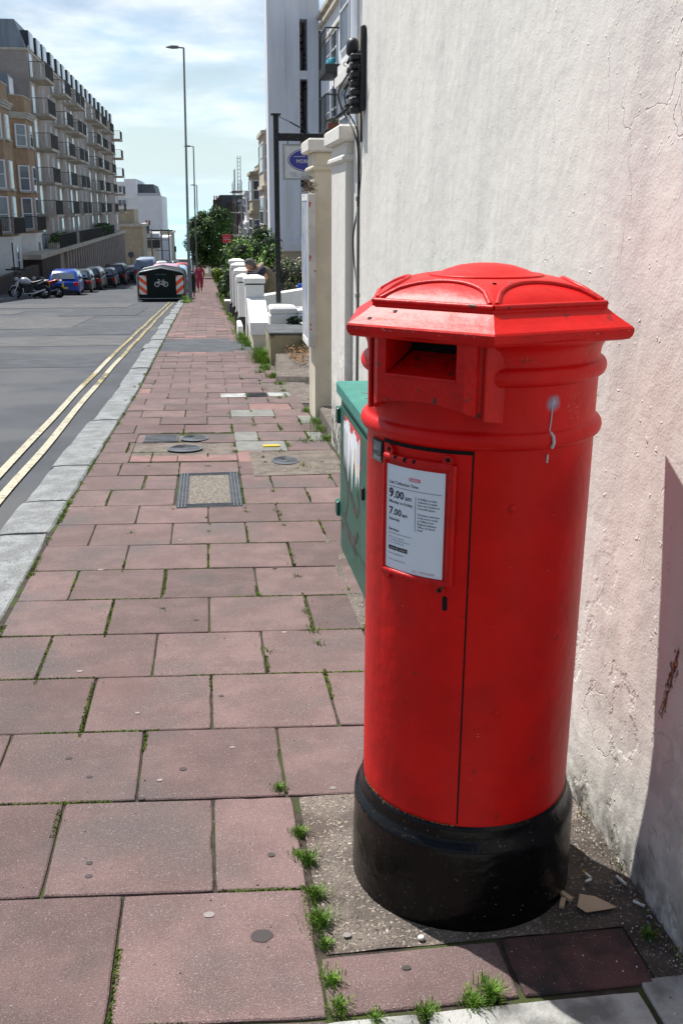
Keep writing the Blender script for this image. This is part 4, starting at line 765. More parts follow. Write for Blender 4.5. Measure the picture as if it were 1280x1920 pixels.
for i in range(46): y = 21 + i*.75; blades(b, .66 + rnd(-.06, .06), y, G(y), 60, rnd(.06, .16), .11, .012, (0, 0, 3, 3), .5)
for i in range(14): blades(b, -.86 + rnd(-.05, .1), 40 + rnd(0, 3), G(41), 40, .15, .12, .02, (0, 3))
blades(b, 1.04, 2.5, G(2.5), 60, .06, .03, .003, (2, 0)); 
for _ in range(30): y = rnd(1.3, 3.6); blades(b, 1.035, y, G(y), 6, rnd(.01, .03), .012, .003, (2, 0, 1))
b.build('weeds', GM, kind='stuff', fix=False)
# loose grit against the wall foot and on the slabs
b = MB(); random.seed(4)
for _ in range(900):
    if random.random() < .75: x, y = 1.05 - abs(random.gauss(0, .06)), rnd(1.3, 3.8)
    else: x, y = rnd(-.9, 1.0), rnd(1.6, 4.5)
    if (x-BX)**2 + (y-BY)**2 < .29**2: continue
    s_ = rnd(.0012, .0038); z = G(y) + .001; c = Vector((x, y, z)); b.add([c + Vector((s_, 0, 0)), c + Vector((-.5*s_, .8*s_, 0)), c + Vector((-.5*s_, -.8*s_, 0)), c + Vector((0, 0, s_*1.1))], [(0,1,3), (1,2,3), (2,0,3)], random.choice((0, 1, 1, 2)))
b.build('grit', [M['conclight'], M['butt'], M['darkstone']], kind='stuff', fix=False)
def cig(label, x, y, a, L=.03, r=.0038, filt=True):
    b = MB(); d = Vector((cos(a), sin(a), 0)); c = Vector((x, y, G(y) + r + .001)); b.tube([c, c + d*L*.6], r, 8, 0); b.tube([c + d*L*.6, c + d*L], r*1.02, 8, 1 if filt else 0)
    tag(b.build('cigarette_end', [M['butt'], M['buttf']]), label, 'cigarette end', 'cigarette ends by the wall')
cig('tan tipped cigarette end lying in shadow between base and wall', .945, 2.06, 2.0); cig('long white cigarette end close to the wall foot', 1.025, 2.02, 1.9, .036, filt=False); cig('white cigarette end nearest the camera by the wall foot', 1.035, 1.93, 2.3, .030, filt=False); cig('stubby white cigarette end beside the tan tipped one', .925, 2.045, .4, .02, filt=False)
b = MB(); b.add([(.865, 1.868+.08, G(1.9)+.006), (.885, 1.985, G(1.9)+.012), (.925, 1.98, G(1.9)+.005), (.965, 1.935, G(1.9)+.004), (.93, 1.925, G(1.9)+.008), (.88, 1.925, G(1.9)+.005)], [(0,1,2,3,4,5)]); tag(b.build('torn_card', M['card'], fix=False), 'torn piece of tan card in the shadow beside the black base', 'litter')
b = MB(); b.box(.845, .858, 1.975, 2.02, G(2)+.001, G(2)+.01, rz=.5); b.box(.83, .842, 1.955, 1.99, G(2)+.001, G(2)+.008, rz=-.5); tag(b.build('paper_scrap', M['card']), 'two small crumpled paper scraps against the black base', 'litter')
b = MB()
for (x, y, s_, mi) in [(.075, 1.955, .027, 0), (-.37, 2.31, .009, 0), (-.365, 2.25, .010, 0), (-.13, 2.78, .012, 0), (-.25, 2.62, .010, 0), (-.16, 3.5, .010, 0), (-.20, 2.72, .009, 1), (-.05, 2.05, .014, 1), (.03, 2.9, .01, 1), (.0, 3.3, .009, 0), (-.5, 2.9, .011, 0), (-.42, 2.77, .010, 0), (-.3, 3.2, .009, 1), (.12, 2.28, .010, 0), (-.55, 3.6, .012, 1), (-.1, 4.1, .012, 0), (.28, 3.9, .012, 1), (-.6, 4.9, .015, 1), (.3, 4.8, .012, 0), (-.2, 5.4, .012, 1), (.40, 1.80, .011, 0), (.28, 1.93, .010, 1), (.33, 2.6, .01, 1)]:
    el = rnd(.65, .95); b.add([(x + s_*(1 + .16*noise.noise(Vector((cos(a)*1.5, sin(a)*1.5, x*50))))*cos(a), y + s_*el*(1 + .16*noise.noise(Vector((cos(a)*1.5, sin(a)*1.5, y*50))))*sin(a), G(y + s_*el*sin(a)) + .0022) for a in [2*pi*i/24 for i in range(24)]], [tuple(range(24))], mi)
b.build('chewing_gum_spots', [M['chew'], M['chewp']], kind='stuff', fix=False)
b = MB(); b.lathe([(.008, G(1.89)), (.009, G(1.89)+.003), (.006, G(1.89)+.006)], .455, 1.895, 12); tag(b.build('white_pebble', M['butt']), 'round white pebble on the concrete in front of the base', 'pebble')
# ================================================================== GARDEN FRONTS ALONG THE PAVEMENT
t = thing('poster_case', 'shallow glazed poster case hung on the street side of the beige gate pier', 'poster case', (.98, 9.65, -1.27))
b = MB(); b.box(.955, 1.02, 9.36, 9.92, -1.27, .13, bev=.006); b.build('case_body', M['wood'], t)
b = MB(); b.box(.945, .958, 9.36, 9.40, -1.27, .13); b.box(.945, .958, 9.88, 9.92, -1.27, .13); b.box(.945, .958, 9.40, 9.88, -1.27, -1.21); b.box(.945, .958, 9.40, 9.88, .07, .13); b.build('frame', M['white'], t)
b = MB(); b.box(.949, .9545, 9.40, 9.88, -1.21, .07); b.build('poster', M['poster'], t)
b = MB(); random.seed(9)
for _ in range(90):
    c = Vector((.985 + rnd(-.03, .03), 9.55 + rnd(-.14, .14), .15 + abs(random.gauss(0, .05)))); d = Vector((rnd(-1, 1), rnd(-1, 1), rnd(-.4, .5))).normalized()*rnd(.03, .08); b.tube([c - d, c + d*.3 + Vector((0, 0, .01)), c + d], .0022, 4)
tag(b.build('bird_nest', M['bark']), 'ragged nest of twigs on top of the poster case', 'nest')
b = MB(); b.box(.90, 1.62, 14.5, 15.6, -2.9, -1.78, bev=.02); tag(b.build('stone_block', M['oldstone']), 'weathered yellow stone block with dark top beside the pavement', 'stone block')
b = MB(); b.box(.885, 1.63, 14.48, 15.62, -1.779, -1.748, bev=.01); sb = b.build('capping', M['darkstone'], bpy.data.objects['stone_block'])
b = MB(); b.add([(.84, 12.55, G(12.5)-.01), (1.6, 12.3, G(12.3)-.01), (1.7, 14.3, G(14)-.01), (.95, 14.3, G(14)-.01), (.86, 12.6, -2.08), (1.6, 12.35, -2.06), (1.7, 14.3, -2.02), (.97, 14.3, -2.03)], [(3,2,1,0),(4,5,6,7),(0,1,5,4),(1,2,6,5),(2,3,7,6),(3,0,4,7)]); tag(b.build('sloping_step', M['conc']), 'low worn concrete step with darker top before the stone block', 'step')
b = MB(); random.seed(12)
for _ in range(900):
    y = rnd(13.2, 14.5); x = 1.15 + rnd(0, .5) - (y-13.2)*.05; z = -2.02 + abs(random.gauss(0, .03)) + max(0, (x-1.3)*.55) + .1*max(0, y-14); s_ = rnd(.008, .022); a, c = rnd(0, pi), rnd(-.6, .6); u = Vector((cos(a), sin(a), c))*s_; v = Vector((-sin(a), cos(a), -c))*s_*.6; p = Vector((x, y, z)); b.add([p-u, p+v, p+u, p-v], [(0,1,2,3)])
b.build('dead_leaves', M['leaf_lit'], kind='stuff', fix=False)
b = MB(); b.box(.985, 1.9, 15.75, 16.35, -3.0, -1.62, bev=.02); b.box(.985, 1.42, 15.75, 16.3, -1.62, -1.50, bev=.03); b.box(1.42, 1.9, 15.78, 16.3, -1.62, -1.545, bev=.02); tag(b.build('garden_wall', M['white']), 'white garden wall end carrying the black sign post', 'wall')
b = MB(); b.tube([(1.35, 15.72, -1.76), (1.45, 15.5, -1.72), (1.55, 15.2, -1.76), (1.62, 15.0, -1.86)], .012, 6); tag(b.build('white_pipe', M['white']), 'bent white pipe hanging over the stone block', 'pipe')
b = MB()
for _ in range(60): p = Vector((1.45+rnd(-.2, .2), 15.60+rnd(-.08, .05), -1.70+rnd(-.04, .06))); d = Vector((rnd(-1, 1), rnd(-.5, .5), rnd(-.5, .5)))*.07; b.tube([p-d, p+d], .012, 4)
tag(b.build('ivy_clump', M['core']), 'dark dead ivy clump at the foot of the white wall', 'plant')
# wedge topped wall and the row of white piers
b = MB(); b.add([(.735, 17.3, -2.12), (1.06, 17.3, -2.12), (1.12, 19.3, -2.12), (.76, 19.3, -2.12), (.735, 17.3, -1.91), (1.06, 17.3, -1.91), (1.12, 19.3, -1.66), (.76, 19.3, -1.66)], [(3,2,1,0),(4,5,6,7),(0,1,5,4),(1,2,6,5),(2,3,7,6),(3,0,4,7)]); o = tag(b.build('wedge_wall', M['white']), 'white low wall with sloping top in front of the nearest white pier', 'wall')
b = MB(); b.box(.78, 1.04, 17.36, 19.3, -2.75, -2.121); b.build('plinth', M['cream'], o)
def wpier(label, x0, x1, y0, y1, zt, black=False):
    t = thing('white_pier', label, 'pier', ((x0+x1)/2, (y0+y1)/2, G(y0)), group='white painted piers along the garden front'); zb = G(y1) - .1
    b = MB(); b.box(x0, x1, y0, y1, zb, zt - .16); b.build('shaft', M['white'], t)
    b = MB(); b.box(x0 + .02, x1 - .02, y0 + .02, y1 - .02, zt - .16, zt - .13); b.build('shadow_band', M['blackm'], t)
    b = MB(); b.box(x0 - .03, x1 + .03, y0 - .03, y1 + .03, zt - .13, zt - .03, bev=.01); b.loft([[(x0-.02, y0-.02, zt-.03), (x1+.02, y0-.02, zt-.03), (x1+.02, y1+.02, zt-.03), (x0-.02, y1+.02, zt-.03)], [(x0+.1, y0+.1, zt+.02), (x1-.1, y0+.1, zt+.02), (x1-.1, y1-.1, zt+.02), (x0+.1, y1-.1, zt+.02)]], 0, False); b.build('cap', M['white'], t)
    if black: b = MB(); b.box(x0 - .03, x1 + .03, y0 - .03, y1 + .03, zb, G(y0) + .36, bev=.02); b.build('black_foot', M['blackm'], t)
wpier('nearest white pier, behind the wedge topped wall', .745, 1.10, 19.32, 19.72, -1.255)
wpier('white pier with black foot, second from the wedge topped wall', .655, 1.0, 21.0, 21.4, -1.335, True)
wpier('white pier with black foot, third from the wedge topped wall', .68, 1.03, 23.6, 24.0, -1.36, True)
wpier('broad capped white pier with black foot, fourth from the wedge topped wall', .69, 1.10, 26.6, 27.0, -1.40, True)
wpier('farthest tall white pier, half hidden behind the other piers', .69, 1.09, 29.2, 29.6, -1.42, True)
b = MB(); b.box(.60, .70, 19.9, 20.9, -2.8, -2.25, bev=.02); tag(b.build('low_wall', M['white']), 'tiny low white wall between the two nearest piers', 'wall')
b = MB(); b.ext([(1.13, 19.8, -2.6), (4.4, 23.5, -2.6), (4.4, 23.5, -1.52), (1.13, 19.8, -1.66)], (-.14, .22, 0)); tag(b.build('garden_wall', M['white']), 'long white garden wall running back behind the black sign post', 'wall')
b = MB(); b.box(1.1, 4.4, 16.4, 38, -3.4, -2.58); b.build('garden_ground', M['conc'], kind='structure')
# railings
def railing(label, pts, ztop, hgt, name='iron_railing', sp=.13):
    b = MB(); 
    for (p, q) in zip(pts, pts[1:]):
        p, q = Vector(p), Vector(q); L = (q-p).length; n = int(L/sp)
        for i in range(n+1):
            c = p + (q-p)*i/n; zt = ztop(c.y); b.box(c.x-.009, c.x+.009, c.y-.009, c.y+.009, zt-hgt, zt); b.loft([[(c.x-.02, c.y, zt), (c.x, c.y-.02, zt), (c.x+.02, c.y, zt), (c.x, c.y+.02, zt)], [(c.x-.001, c.y, zt+.09), (c.x, c.y-.001, zt+.09), (c.x+.001, c.y, zt+.09), (c.x, c.y+.001, zt+.09)]], 0, False)
        for dz in (-.06, -hgt+.08): b.ext([(p.x-.02, p.y-.005, ztop(p.y)+dz), (p.x+.02, p.y+.005, ztop(p.y)+dz), (p.x+.02, p.y+.005, ztop(p.y)+dz+.03), (p.x-.02, p.y-.005, ztop(p.y)+dz+.03)], (q.x-p.x, q.y-p.y, ztop(q.y)-ztop(p.y)))
    return tag(b.build(name, M['blackm']), label, 'railing')
railing('black spiked railing in front of the flowering bush', [(1.2, 24.2), (4.2, 24.2)], lambda y: -1.40, .85, sp=.10)
railing('black railing along the pavement beyond the white piers', [(.86, 30), (.86, 47)], lambda y: G(y) + 1.15, 1.1, sp=.16)
b = MB(); random.seed(31)
for i in range(7):
    c = Vector((2.02 + i*.07, 21.9, -1.58 + rnd(-.02, .06))); b.lathe([(.03, c.z-.16), (.045, c.z-.08), (.04, c.z), (.02, c.z+.02)], c.x, c.y, 10)
tag(b.build('blue_bottles', M['bluep']), 'row of bright blue bottles standing on the white garden wall', 'bottles')
# crude heap of bins / bicycle behind railing
t = thing('wheelie_bin', 'pale wheeled bin standing among weeds by the railings', 'bin', (.72, 31.0, G(31))); b = MB(); b.loft([[(.55+e, 30.7+e, z), (.85-e, 30.7+e, z), (.85-e, 31.1-e, z), (.55+e, 31.1-e, z)] for z, e in ((G(31), .05), (G(31)+.35, 0))], 0, False); b.build('bin_body', M['steel'], t); b = MB(); b.box(.53, .87, 30.68, 31.12, G(31)+.35, G(31)+.39, bev=.01); b.build('bin_lid', M['white'], t)
# ------------------------------------------------------------------ hanging sign
t = thing('hanging_sign', 'white hotel sign with blue oval hanging from a black post and arm', 'sign', (1.175, 16.5, -1.5))
b = MB(); b.box(1.135, 1.215, 16.46, 16.54, -1.5, 1.40, bev=.006); b.box(1.10, 1.25, 16.43, 16.57, 1.395, 1.42); b.build('post', M['oldblack'], t)
b = MB(); b.box(1.215, 2.75, 16.47, 16.53, 1.02, 1.135, bev=.005); b.build('arm', M['oldblack'], t)
b = MB(); b.tube([(1.22, 16.5, 1.38), (1.45, 16.5, 1.28), (1.7, 16.5, 1.14)], .006, 5); b.tube([(1.40, 16.5, 1.30), (1.55, 16.5, 1.225)], .012, 6); b.tube([(1.36, 16.5, 1.02), (1.36, 16.5, .955)], .008, 6); b.tube([(2.28, 16.5, 1.02), (2.28, 16.5, .955)], .008, 6); b.build('chain', M['blackm'], t)
b = MB(); b.box(1.30, 2.32, 16.485, 16.515, .46, .95); bd = b.build('board', M['white'], t)
b = MB(); b.box(1.275, 1.30, 16.47, 16.53, .435, .975); b.box(2.32, 2.345, 16.47, 16.53, .435, .975); b.box(1.30, 2.32, 16.47, 16.53, .95, .975); b.box(1.30, 2.32, 16.47, 16.53, .435, .46); b.build('board_frame', M['steel'], t)
def oval(b, cx, cz, rx, rz, y, mi=0): b.add([(cx+rx*cos(a), y, cz+rz*sin(a)) for a in [2*pi*i/48 for i in range(48)]], [tuple(range(48))], mi)
SX = 1.72
b = MB(); oval(b, SX, .735, .365, .185, 16.4835); oval(b, SX, .735, .352, .174, 16.482, 1); oval(b, SX, .735, .340, .164, 16.4805); b.build('blue_oval', [M['signblue'], M['white']], bd, fix=False)
b = MB()
def flat_text(b, s, x, z, y, size, bold=0, align='CENTER', mi=0, dirx=1):
    vs, fs = text_mesh(s, size, bold, align); b.add([(x + dirx*v.x, y, z + v.y) for v in vs], fs, mi)
flat_text(b, 'THE', SX, .762, 16.479, .06); flat_text(b, 'MORELANDS', SX, .690, 16.479, .079, .001)
b.add([(SX-.27, 16.479, .785), (SX-.09, 16.479, .785), (SX-.09, 16.479, .792), (SX-.27, 16.479, .792)], [(0,1,2,3)]); b.add([(SX+.09, 16.479, .785), (SX+.27, 16.479, .785), (SX+.27, 16.479, .792), (SX+.09, 16.479, .792)], [(0,1,2,3)])
b.build('oval_lettering', M['white'], bd, fix=False)
b = MB(); flat_text(b, 'TEL: 01273', SX-.335, .487, 16.4835, .085, .001, 'LEFT'); b.build('telephone_lettering', M['signgrey'], bd, fix=False)
# ------------------------------------------------------------------ people
def skinned(name, nodes, edges, root, m, parent=None, sub=2):
    me = bpy.data.meshes.new(name); me.from_pydata([n[0] for n in nodes], edges, []); o = bpy.data.objects.new(name, me); SC.collection.objects.link(o)
    md = o.modifiers.new('s', 'SKIN'); md.use_smooth_shade = True
    for i, n in enumerate(nodes): sv = me.skin_vertices[0].data[i]; sv.radius = n[1] if isinstance(n[1], tuple) else (n[1], n[1]); sv.use_root = (i == root)
    s_ = o.modifiers.new('d', 'SUBSURF'); s_.levels = sub; s_.render_levels = sub
    dg = bpy.context.evaluated_depsgraph_get(); dg.update(); ev = o.evaluated_get(dg); nm = bpy.data.meshes.new_from_object(ev); bpy.data.objects.remove(o)
    for p in nm.polygons: p.use_smooth = True
    nm.materials.clear(); nm.materials.append(m); q = bpy.data.objects.new(name, nm); SC.collection.objects.link(q); q.parent = parent; return q
def head_mesh(b, c, r, face, mi=0):
    """egg shaped head with nose, brow and ears; face = facing vector"""
    f = Vector(face).normalized(); s_ = f.cross(Vector((0, 0, 1))).normalized(); u = s_.cross(f); c = Vector(c); rings = []
    for i in range(1, 14):
        a = pi*i/14; z = cos(a); w = sin(a); ring = []
        for j in range(18):
            t = 2*pi*j/18; ff, ss = cos(t)*w, sin(t)*w*.80; taper = 1 - .22*max(0, -z)
            bump = .16*max(0, 1 - abs(t if t < pi else 2*pi-t)/.35)*max(0, 1 - abs(z + .12)/.28) + .05*max(0, 1 - abs(abs(t if t < pi else 2*pi-t) - pi/2)/.3)*max(0, 1 - abs(z+.05)/.2)*1
            ring.append(c + f*(ff*.95*taper + (bump if ff > 0 else 0))*r + s_*ss*taper*r*(1 + (.12*max(0, 1 - abs(abs(t if t < pi else 2*pi-t) - pi/2)/.25)*max(0, 1-abs(z)/.3))) + u*z*1.22*r)
        rings.append(ring)
    b.loft(rings, mi, True)
# woman in a red jumpsuit walking away
wx, wy = -.36, 57.6; wz = G(wy) + .01
t = thing('person', 'woman in a red cropped jumpsuit walking away down the pavement', 'person', (wx, wy, wz)); t.rotation_euler = (0, 0, 0)
nd = [((0,0,.88),(.13,.10)), ((0,0,1.08),(.115,.085)), ((0,0,1.28),(.15,.10)), ((0,.0,1.40),(.07,.06)), ((0,.01,1.47),.045),
 ((-.09,.0,.82),.095), ((-.10,.08,.46),.062), ((-.10,-.06,.10),.038), ((-.10,.06,.03),(.035,.03)),
 ((.09,0,.82),.095), ((.10,.10,.48),.062), ((.085,.16,.08),.038), ((.085,.26,.03),(.035,.03)),
 ((-.19,0,1.36),.055), ((-.25,-.04,1.10),.042), ((-.23,.06,.88),.032), ((-.225,.10,.80),.026),
 ((.19,0,1.36),.055), ((.25,-.02,1.10),.042), ((.24,.10,.90),.032), ((.235,.14,.82),.026)]
ed = [(0,1),(1,2),(2,3),(3,4),(0,5),(5,6),(6,7),(7,8),(0,9),(9,10),(10,11),(11,12),(2,13),(13,14),(14,15),(15,16),(2,17),(17,18),(18,19),(19,20)]
pb = skinned('body', nd, ed, 0, M['skin'], t)
hb = MB(); head_mesh(hb, (0, .02, 1.56), .098, (0, 1, 0)); bm_ = bmesh.new(); bm_.from_mesh(pb.data); me2 = bpy.data.meshes.new('h'); me2.from_pydata([Vector(v) for v in hb.v], [], hb.f); bm_.from_mesh(me2); bm_.to_mesh(pb.data); bm_.free()
nd2 = [((0,0,.90),(.175,.135)), ((0,0,1.06),(.135,.10)), ((0,0,1.27),(.175,.12)), ((0,.0,1.385),(.09,.075)), ((-.10,.0,.78),.125), ((-.11,.07,.48),.095), ((-.105,-.02,.24),.075), ((.10,0,.78),.125), ((.11,.09,.50),.095), ((.095,.14,.26),.075), ((-.20,0,1.35),.07), ((-.255,-.04,1.12),.062), ((-.25,-.01,1.02),.055), ((.20,0,1.35),.07), ((.255,-.02,1.12),.062), ((.25,.02,1.02),.055)]
skinned('jumpsuit', nd2, [(0,1),(1,2),(2,3),(0,4),(4,5),(5,6),(0,7),(7,8),(8,9),(2,10),(10,11),(11,12),(2,13),(13,14),(14,15)], 0, M['jump'], t)
b = MB(); head_mesh(b, (0, -.005, 1.585), .112, (0, 1, 0)); b.lathe([(.001, 1.70), (.05, 1.69), (.055, 1.66), (.03, 1.63)], 0, -.03, 12); b.build('hair', M['hairb'], t)
b = MB()
for (x, y, z) in ((-.10, .02, .02), (.085, .22, .03)): b.box(x-.045, x+.045, y-.10, y+.14, z-.025, z+.045, bev=.02)
b.build('shoes', M['shoe'], t); local(t); t.rotation_euler = (0, 0, .1); t.scale = (.97,)*3
# man leaning with folded arms on the second pier
t = thing('person', 'grey haired man in an olive fleece slumped over folded arms on a white pier', 'person', (1.29, 21.25, -2.57)); t.matrix_parent_inverse = Matrix()
# local coordinates: +x right, z up; pier top at about z = 1.22 (world -1.33) and x -.45
nd = [((.10,.0,.78),(.16,.14)), ((.04,0,1.02),(.15,.13)), ((-.08,0,1.26),(.17,.14)), ((-.20,-.02,1.36),(.09,.08)), ((-.27,-.03,1.40),.06),
 ((.12,-.10,.70),.09), ((.12,-.12,.38),.065), ((.16,-.12,.06),.045), ((.08,-.12,.03),.04), ((.12,.10,.70),.09), ((.12,.12,.38),.065), ((.16,.12,.06),.045), ((.08,.12,.03),.04),
 ((-.15,-.19,1.33),.065), ((-.22,-.24,1.20),.05), ((-.40,-.16,1.265),.038), ((-.46,-.10,1.27),.032), ((-.15,.17,1.33),.065), ((-.24,.20,1.20),.05), ((-.42,.08,1.28),.038), ((-.47,.0,1.285),.032)]
ed = [(0,1),(1,2),(2,3),(3,4),(0,5),(5,6),(6,7),(7,8),(0,9),(9,10),(10,11),(11,12),(2,13),(13,14),(14,15),(15,16),(2,17),(17,18),(18,19),(19,20)]
pb = skinned('body', nd, ed, 0, M['skin'], t)
hb = MB(); head_mesh(hb, (-.37, -.05, 1.42), .105, (-.75, -.25, -.62)); bm_ = bmesh.new(); bm_.from_mesh(pb.data); me2 = bpy.data.meshes.new('h2'); me2.from_pydata([Vector(v) for v in hb.v], [], hb.f); bm_.from_mesh(me2)
# fingers of both hands curled over the opposite sleeve
bm_.to_mesh(pb.data); bm_.free()
skinned('fleece', [((.09,0,.66),(.22,.20)), ((.06,0,.90),(.215,.20)), ((.0,0,1.10),(.20,.20)), ((-.08,0,1.28),(.18,.19)), ((-.17,-.01,1.375),(.10,.10))], [(0,1),(1,2),(2,3),(3,4)], 0, M['olive'], t)
skinned('sleeves', [((-.08,-.08,1.34),.11), ((-.14,-.19,1.32),.105), ((-.22,-.25,1.20),.085), ((-.33,-.20,1.25),.07), ((-.43,-.12,1.27),.055)], [(0,1),(1,2),(2,3),(3,4)], 0, M['navy'], t)
skinned('sleeves', [((-.08,.08,1.34),.11), ((-.14,.17,1.32),.105), ((-.24,.21,1.20),.085), ((-.36,.12,1.26),.07), ((-.44,.04,1.28),.055)], [(0,1),(1,2),(2,3),(3,4)], 0, M['navy'], t)
b = MB(); head_mesh(b, (-.353, -.045, 1.452), .113, (-.45, -.15, -.88)); b.build('hair', M['hairg'], t)
b = MB(); b.tube([(-.17, -.15, 1.36), (-.15, -.09, 1.43), (-.11, 0, 1.45), (-.15, .09, 1.42)], .035, 8); b.build('collar', M['furtan'], t)
skinned('trousers', [((.11,0,.74),(.18,.16)), ((.12,-.10,.62),.11), ((.12,-.12,.38),.085), ((.16,-.12,.10),.07), ((.12,.10,.62),.11), ((.12,.12,.38),.085), ((.16,.12,.10),.07)], [(0,1),(1,2),(2,3),(0,4),(4,5),(5,6)], 0, M['navy'], t); local(t)
t.scale = (1.0,)*3
# ================================================================== VEGETATION
def leaf_cloud(b, blobs, n, size, mis=(0, 1), shell=.75):
    tot = sum(r[3]**2 for r in blobs)
    for (x, y, z, r) in blobs:
        for _ in range(int(n * r*r/tot)):
            d = Vector((random.gauss(0, 1), random.gauss(0, 1), random.gauss(0, 1))).normalized(); q = r * (shell + (1.08 - shell)*random.random()) * (1 + .22*noise.noise(d*2.6 + Vector((x, y, z)))); p = Vector((x, y, z)) + d*q
            nrm = (d + Vector((rnd(-1, 1), rnd(-1, 1), rnd(-1, 1)))*.9).normalized(); u = nrm.orthogonal().normalized(); a = rnd(0, 2*pi); v = nrm.cross(u); u2 = u*cos(a) + v*sin(a); v2 = nrm.cross(u2); s_ = size*rnd(.6, 1.3)
            b.add([p - u2*s_, p + v2*s_*.5, p + u2*s_, p - v2*s_*.5], [(0,1,2,3)], random.choice(mis))
def core(b, blobs, k=.72, mi=2):  # dark inner blobs added to stop light passing through the leaves
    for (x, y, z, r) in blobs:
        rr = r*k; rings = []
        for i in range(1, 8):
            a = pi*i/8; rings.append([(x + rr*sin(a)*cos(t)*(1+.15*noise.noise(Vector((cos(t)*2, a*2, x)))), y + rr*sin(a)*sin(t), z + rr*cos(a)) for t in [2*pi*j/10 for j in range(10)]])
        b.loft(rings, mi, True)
def tree(name, label, cat, base, blobs, n, size, mats, mis=(0, 1), group=None, trunk_r=.15):
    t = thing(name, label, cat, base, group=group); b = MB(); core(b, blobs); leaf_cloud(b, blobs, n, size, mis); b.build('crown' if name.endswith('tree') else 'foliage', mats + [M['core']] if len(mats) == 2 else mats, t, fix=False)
    b = MB(); bs = Vector(base); c = Vector(blobs[0][:3]); b.tube([bs, bs + (c-bs)*.5 + Vector((rnd(-.05, .05), 0, 0)), c], trunk_r, 8, r1=trunk_r*.4)
    for q in blobs[1:5]: b.tube([bs + (c-bs)*.6, (Vector(q[:3]) + c)/2, Vector(q[:3])], trunk_r*.4, 6, r1=trunk_r*.15)
    b.build('trunk', M['bark'], t); return t
random.seed(77)
bl = []
for i in range(34):
    a = rnd(0, 2*pi); zz = rnd(0, 1); w = 1 - .5*abs(zz-.45)**1.3*1.6; bl.append((.75 + cos(a)*1.75*w, 104 + sin(a)*1.8*w, -5.2 + zz*4.5, rnd(.7, 1.15)))
bl.insert(0, (1.0, 104, -2.6, 1.7))
tree('street_tree', 'large round dense green tree over the pavement far down the street', 'tree', (1.0, 104, G(104)), bl, 22000, .12, [M['leafd'], M['leafm'], M['core']], (0, 0, 1), trunk_r=.22)
def bush(label, x0, x1, y0, y1, z0, z1, n, size, mats, mis=(0, 1), k=14, name='bush', cat='bush'):
    bl = [((x0+x1)/2, (y0+y1)/2, (z0+z1)/2, min(x1-x0, z1-z0)*.42)]
    for i in range(k): q = rnd(0, 1); bl.append((rnd(x0, x1), rnd(y0, y1), z0 + (z1-z0)*(.15 + .75*q)*(.8 if i % 2 else 1), min(x1-x0, z1-z0)*rnd(.20, .34)))
    return tree(name, label, cat, ((x0+x1)/2, (y0+y1)/2, min(z0, G((y0+y1)/2))), bl, n, size, mats, mis, trunk_r=.05)
bush('dark green hedge shrub behind the railings, next to the white tower', 1.05, 2.4, 33, 37, -2.6, -.55, 6000, .055, [M['leafd'], M['leafm'], M['core']], (0, 0, 1), 24)
bush('bright green bush spreading in front of the darker hedge', 1.05, 2.3, 29.5, 32, -2.7, -1.10, 5000, .045, [M['leafm'], M['leafl'], M['core']], (0, 1), 20)
bush('low lime green bush among the railings just behind the white piers', 1.0, 1.6, 27.5, 29, -2.6, -1.45, 2600, .035, [M['leafl'], M['leafm'], M['core']], (0, 1), 12)
bush('flowering bush with reddish and cream sprays behind the spiked railing', 1.75, 3.1, 25.0, 26.4, -2.3, -1.12, 5200, .032, [M['leafm'], M['leafr'], M['core'], M['flower']], (0, 1, 0, 3), 22)
bush('green shrub in the garden beyond the hedge shrub', .85, 2.0, 42, 48, -3.9, -2.0, 4500, .08, [M['leafm'], M['leafd'], M['core']], (0, 1), 20)
bush('tall shadowy shrub under the red agent board', 1.0, 2.6, 52, 62, -4.6, -1.7, 5000, .11, [M['leafd'], M['leafm'], M['core']], (0, 0, 1), 24)
bush('yellow green shrub leaning over the pavement beyond the railings', .35, .95, 46, 48, -3.4, -2.45, 1800, .05, [M['leafy'], M['leafl'], M['core']], (0, 1), 10)
bush('dark ivy mass hanging behind the far railing', .9, 1.5, 36, 41, -3.6, -2.3, 2600, .06, [M['leafd'], M['leafm'], M['core']], (0, 0, 1), 14)
t = thing('agent_board', 'small red estate agent board on a post among the shrubs', 'sign', (1.3, 62, G(62))); b = MB(); b.tube([(1.32, 62, G(62)), (1.32, 62, -1.5)], .03, 6); b.build('post', M['white'], t); b = MB(); b.box(1.07, 1.60, 61.97, 62.03, -2.02, -1.53); b.build('panel', M['signred'], t); b = MB(); b.box(1.14, 1.53, 61.95, 61.969, -1.86, -1.80); b.box(1.14, 1.42, 61.95, 61.969, -1.74, -1.70); b.build('pale_bar', M['carpink'], t)
# ================================================================== HOTEL AND STAIR TOWER (RIGHT)
t = thing('stair_tower', 'white rectangular stair tower with dark vertical slots rising behind the hedge', 'tower', (3.3, 39, -2.6)); W0 = M['whitesh']
b = MB(); b.box(2.43, 3.06, 37.98, 39.2, -1.15, 9.5); b.box(3.06, 3.60, 38.06, 39.2, -1.15, 9.5); b.box(3.88, 4.30, 38.06, 39.2, -1.15, 9.5)
for z0, z1 in ((-1.15, -1.05), (.50, .75), (2.45, 2.62), (4.45, 4.73), (6.42, 9.5)): b.box(3.60, 3.88, 38.08, 39.2, z0, z1)
b.build('wall', W0, t)
b = MB(); b.box(2.40, 4.30, 37.9, 39.2, -1.55, -1.15, bev=.02); b.build('base_band', W0, t)
b = MB(); b.box(3.5, 4.1, 39.2, 39.3, -1.15, 9.4); b.build('back_wall', M['cream'], t)
b = MB(); b.tube([(3.78, 38.7, -1.1), (3.78, 38.7, 6.3)], .03, 6)
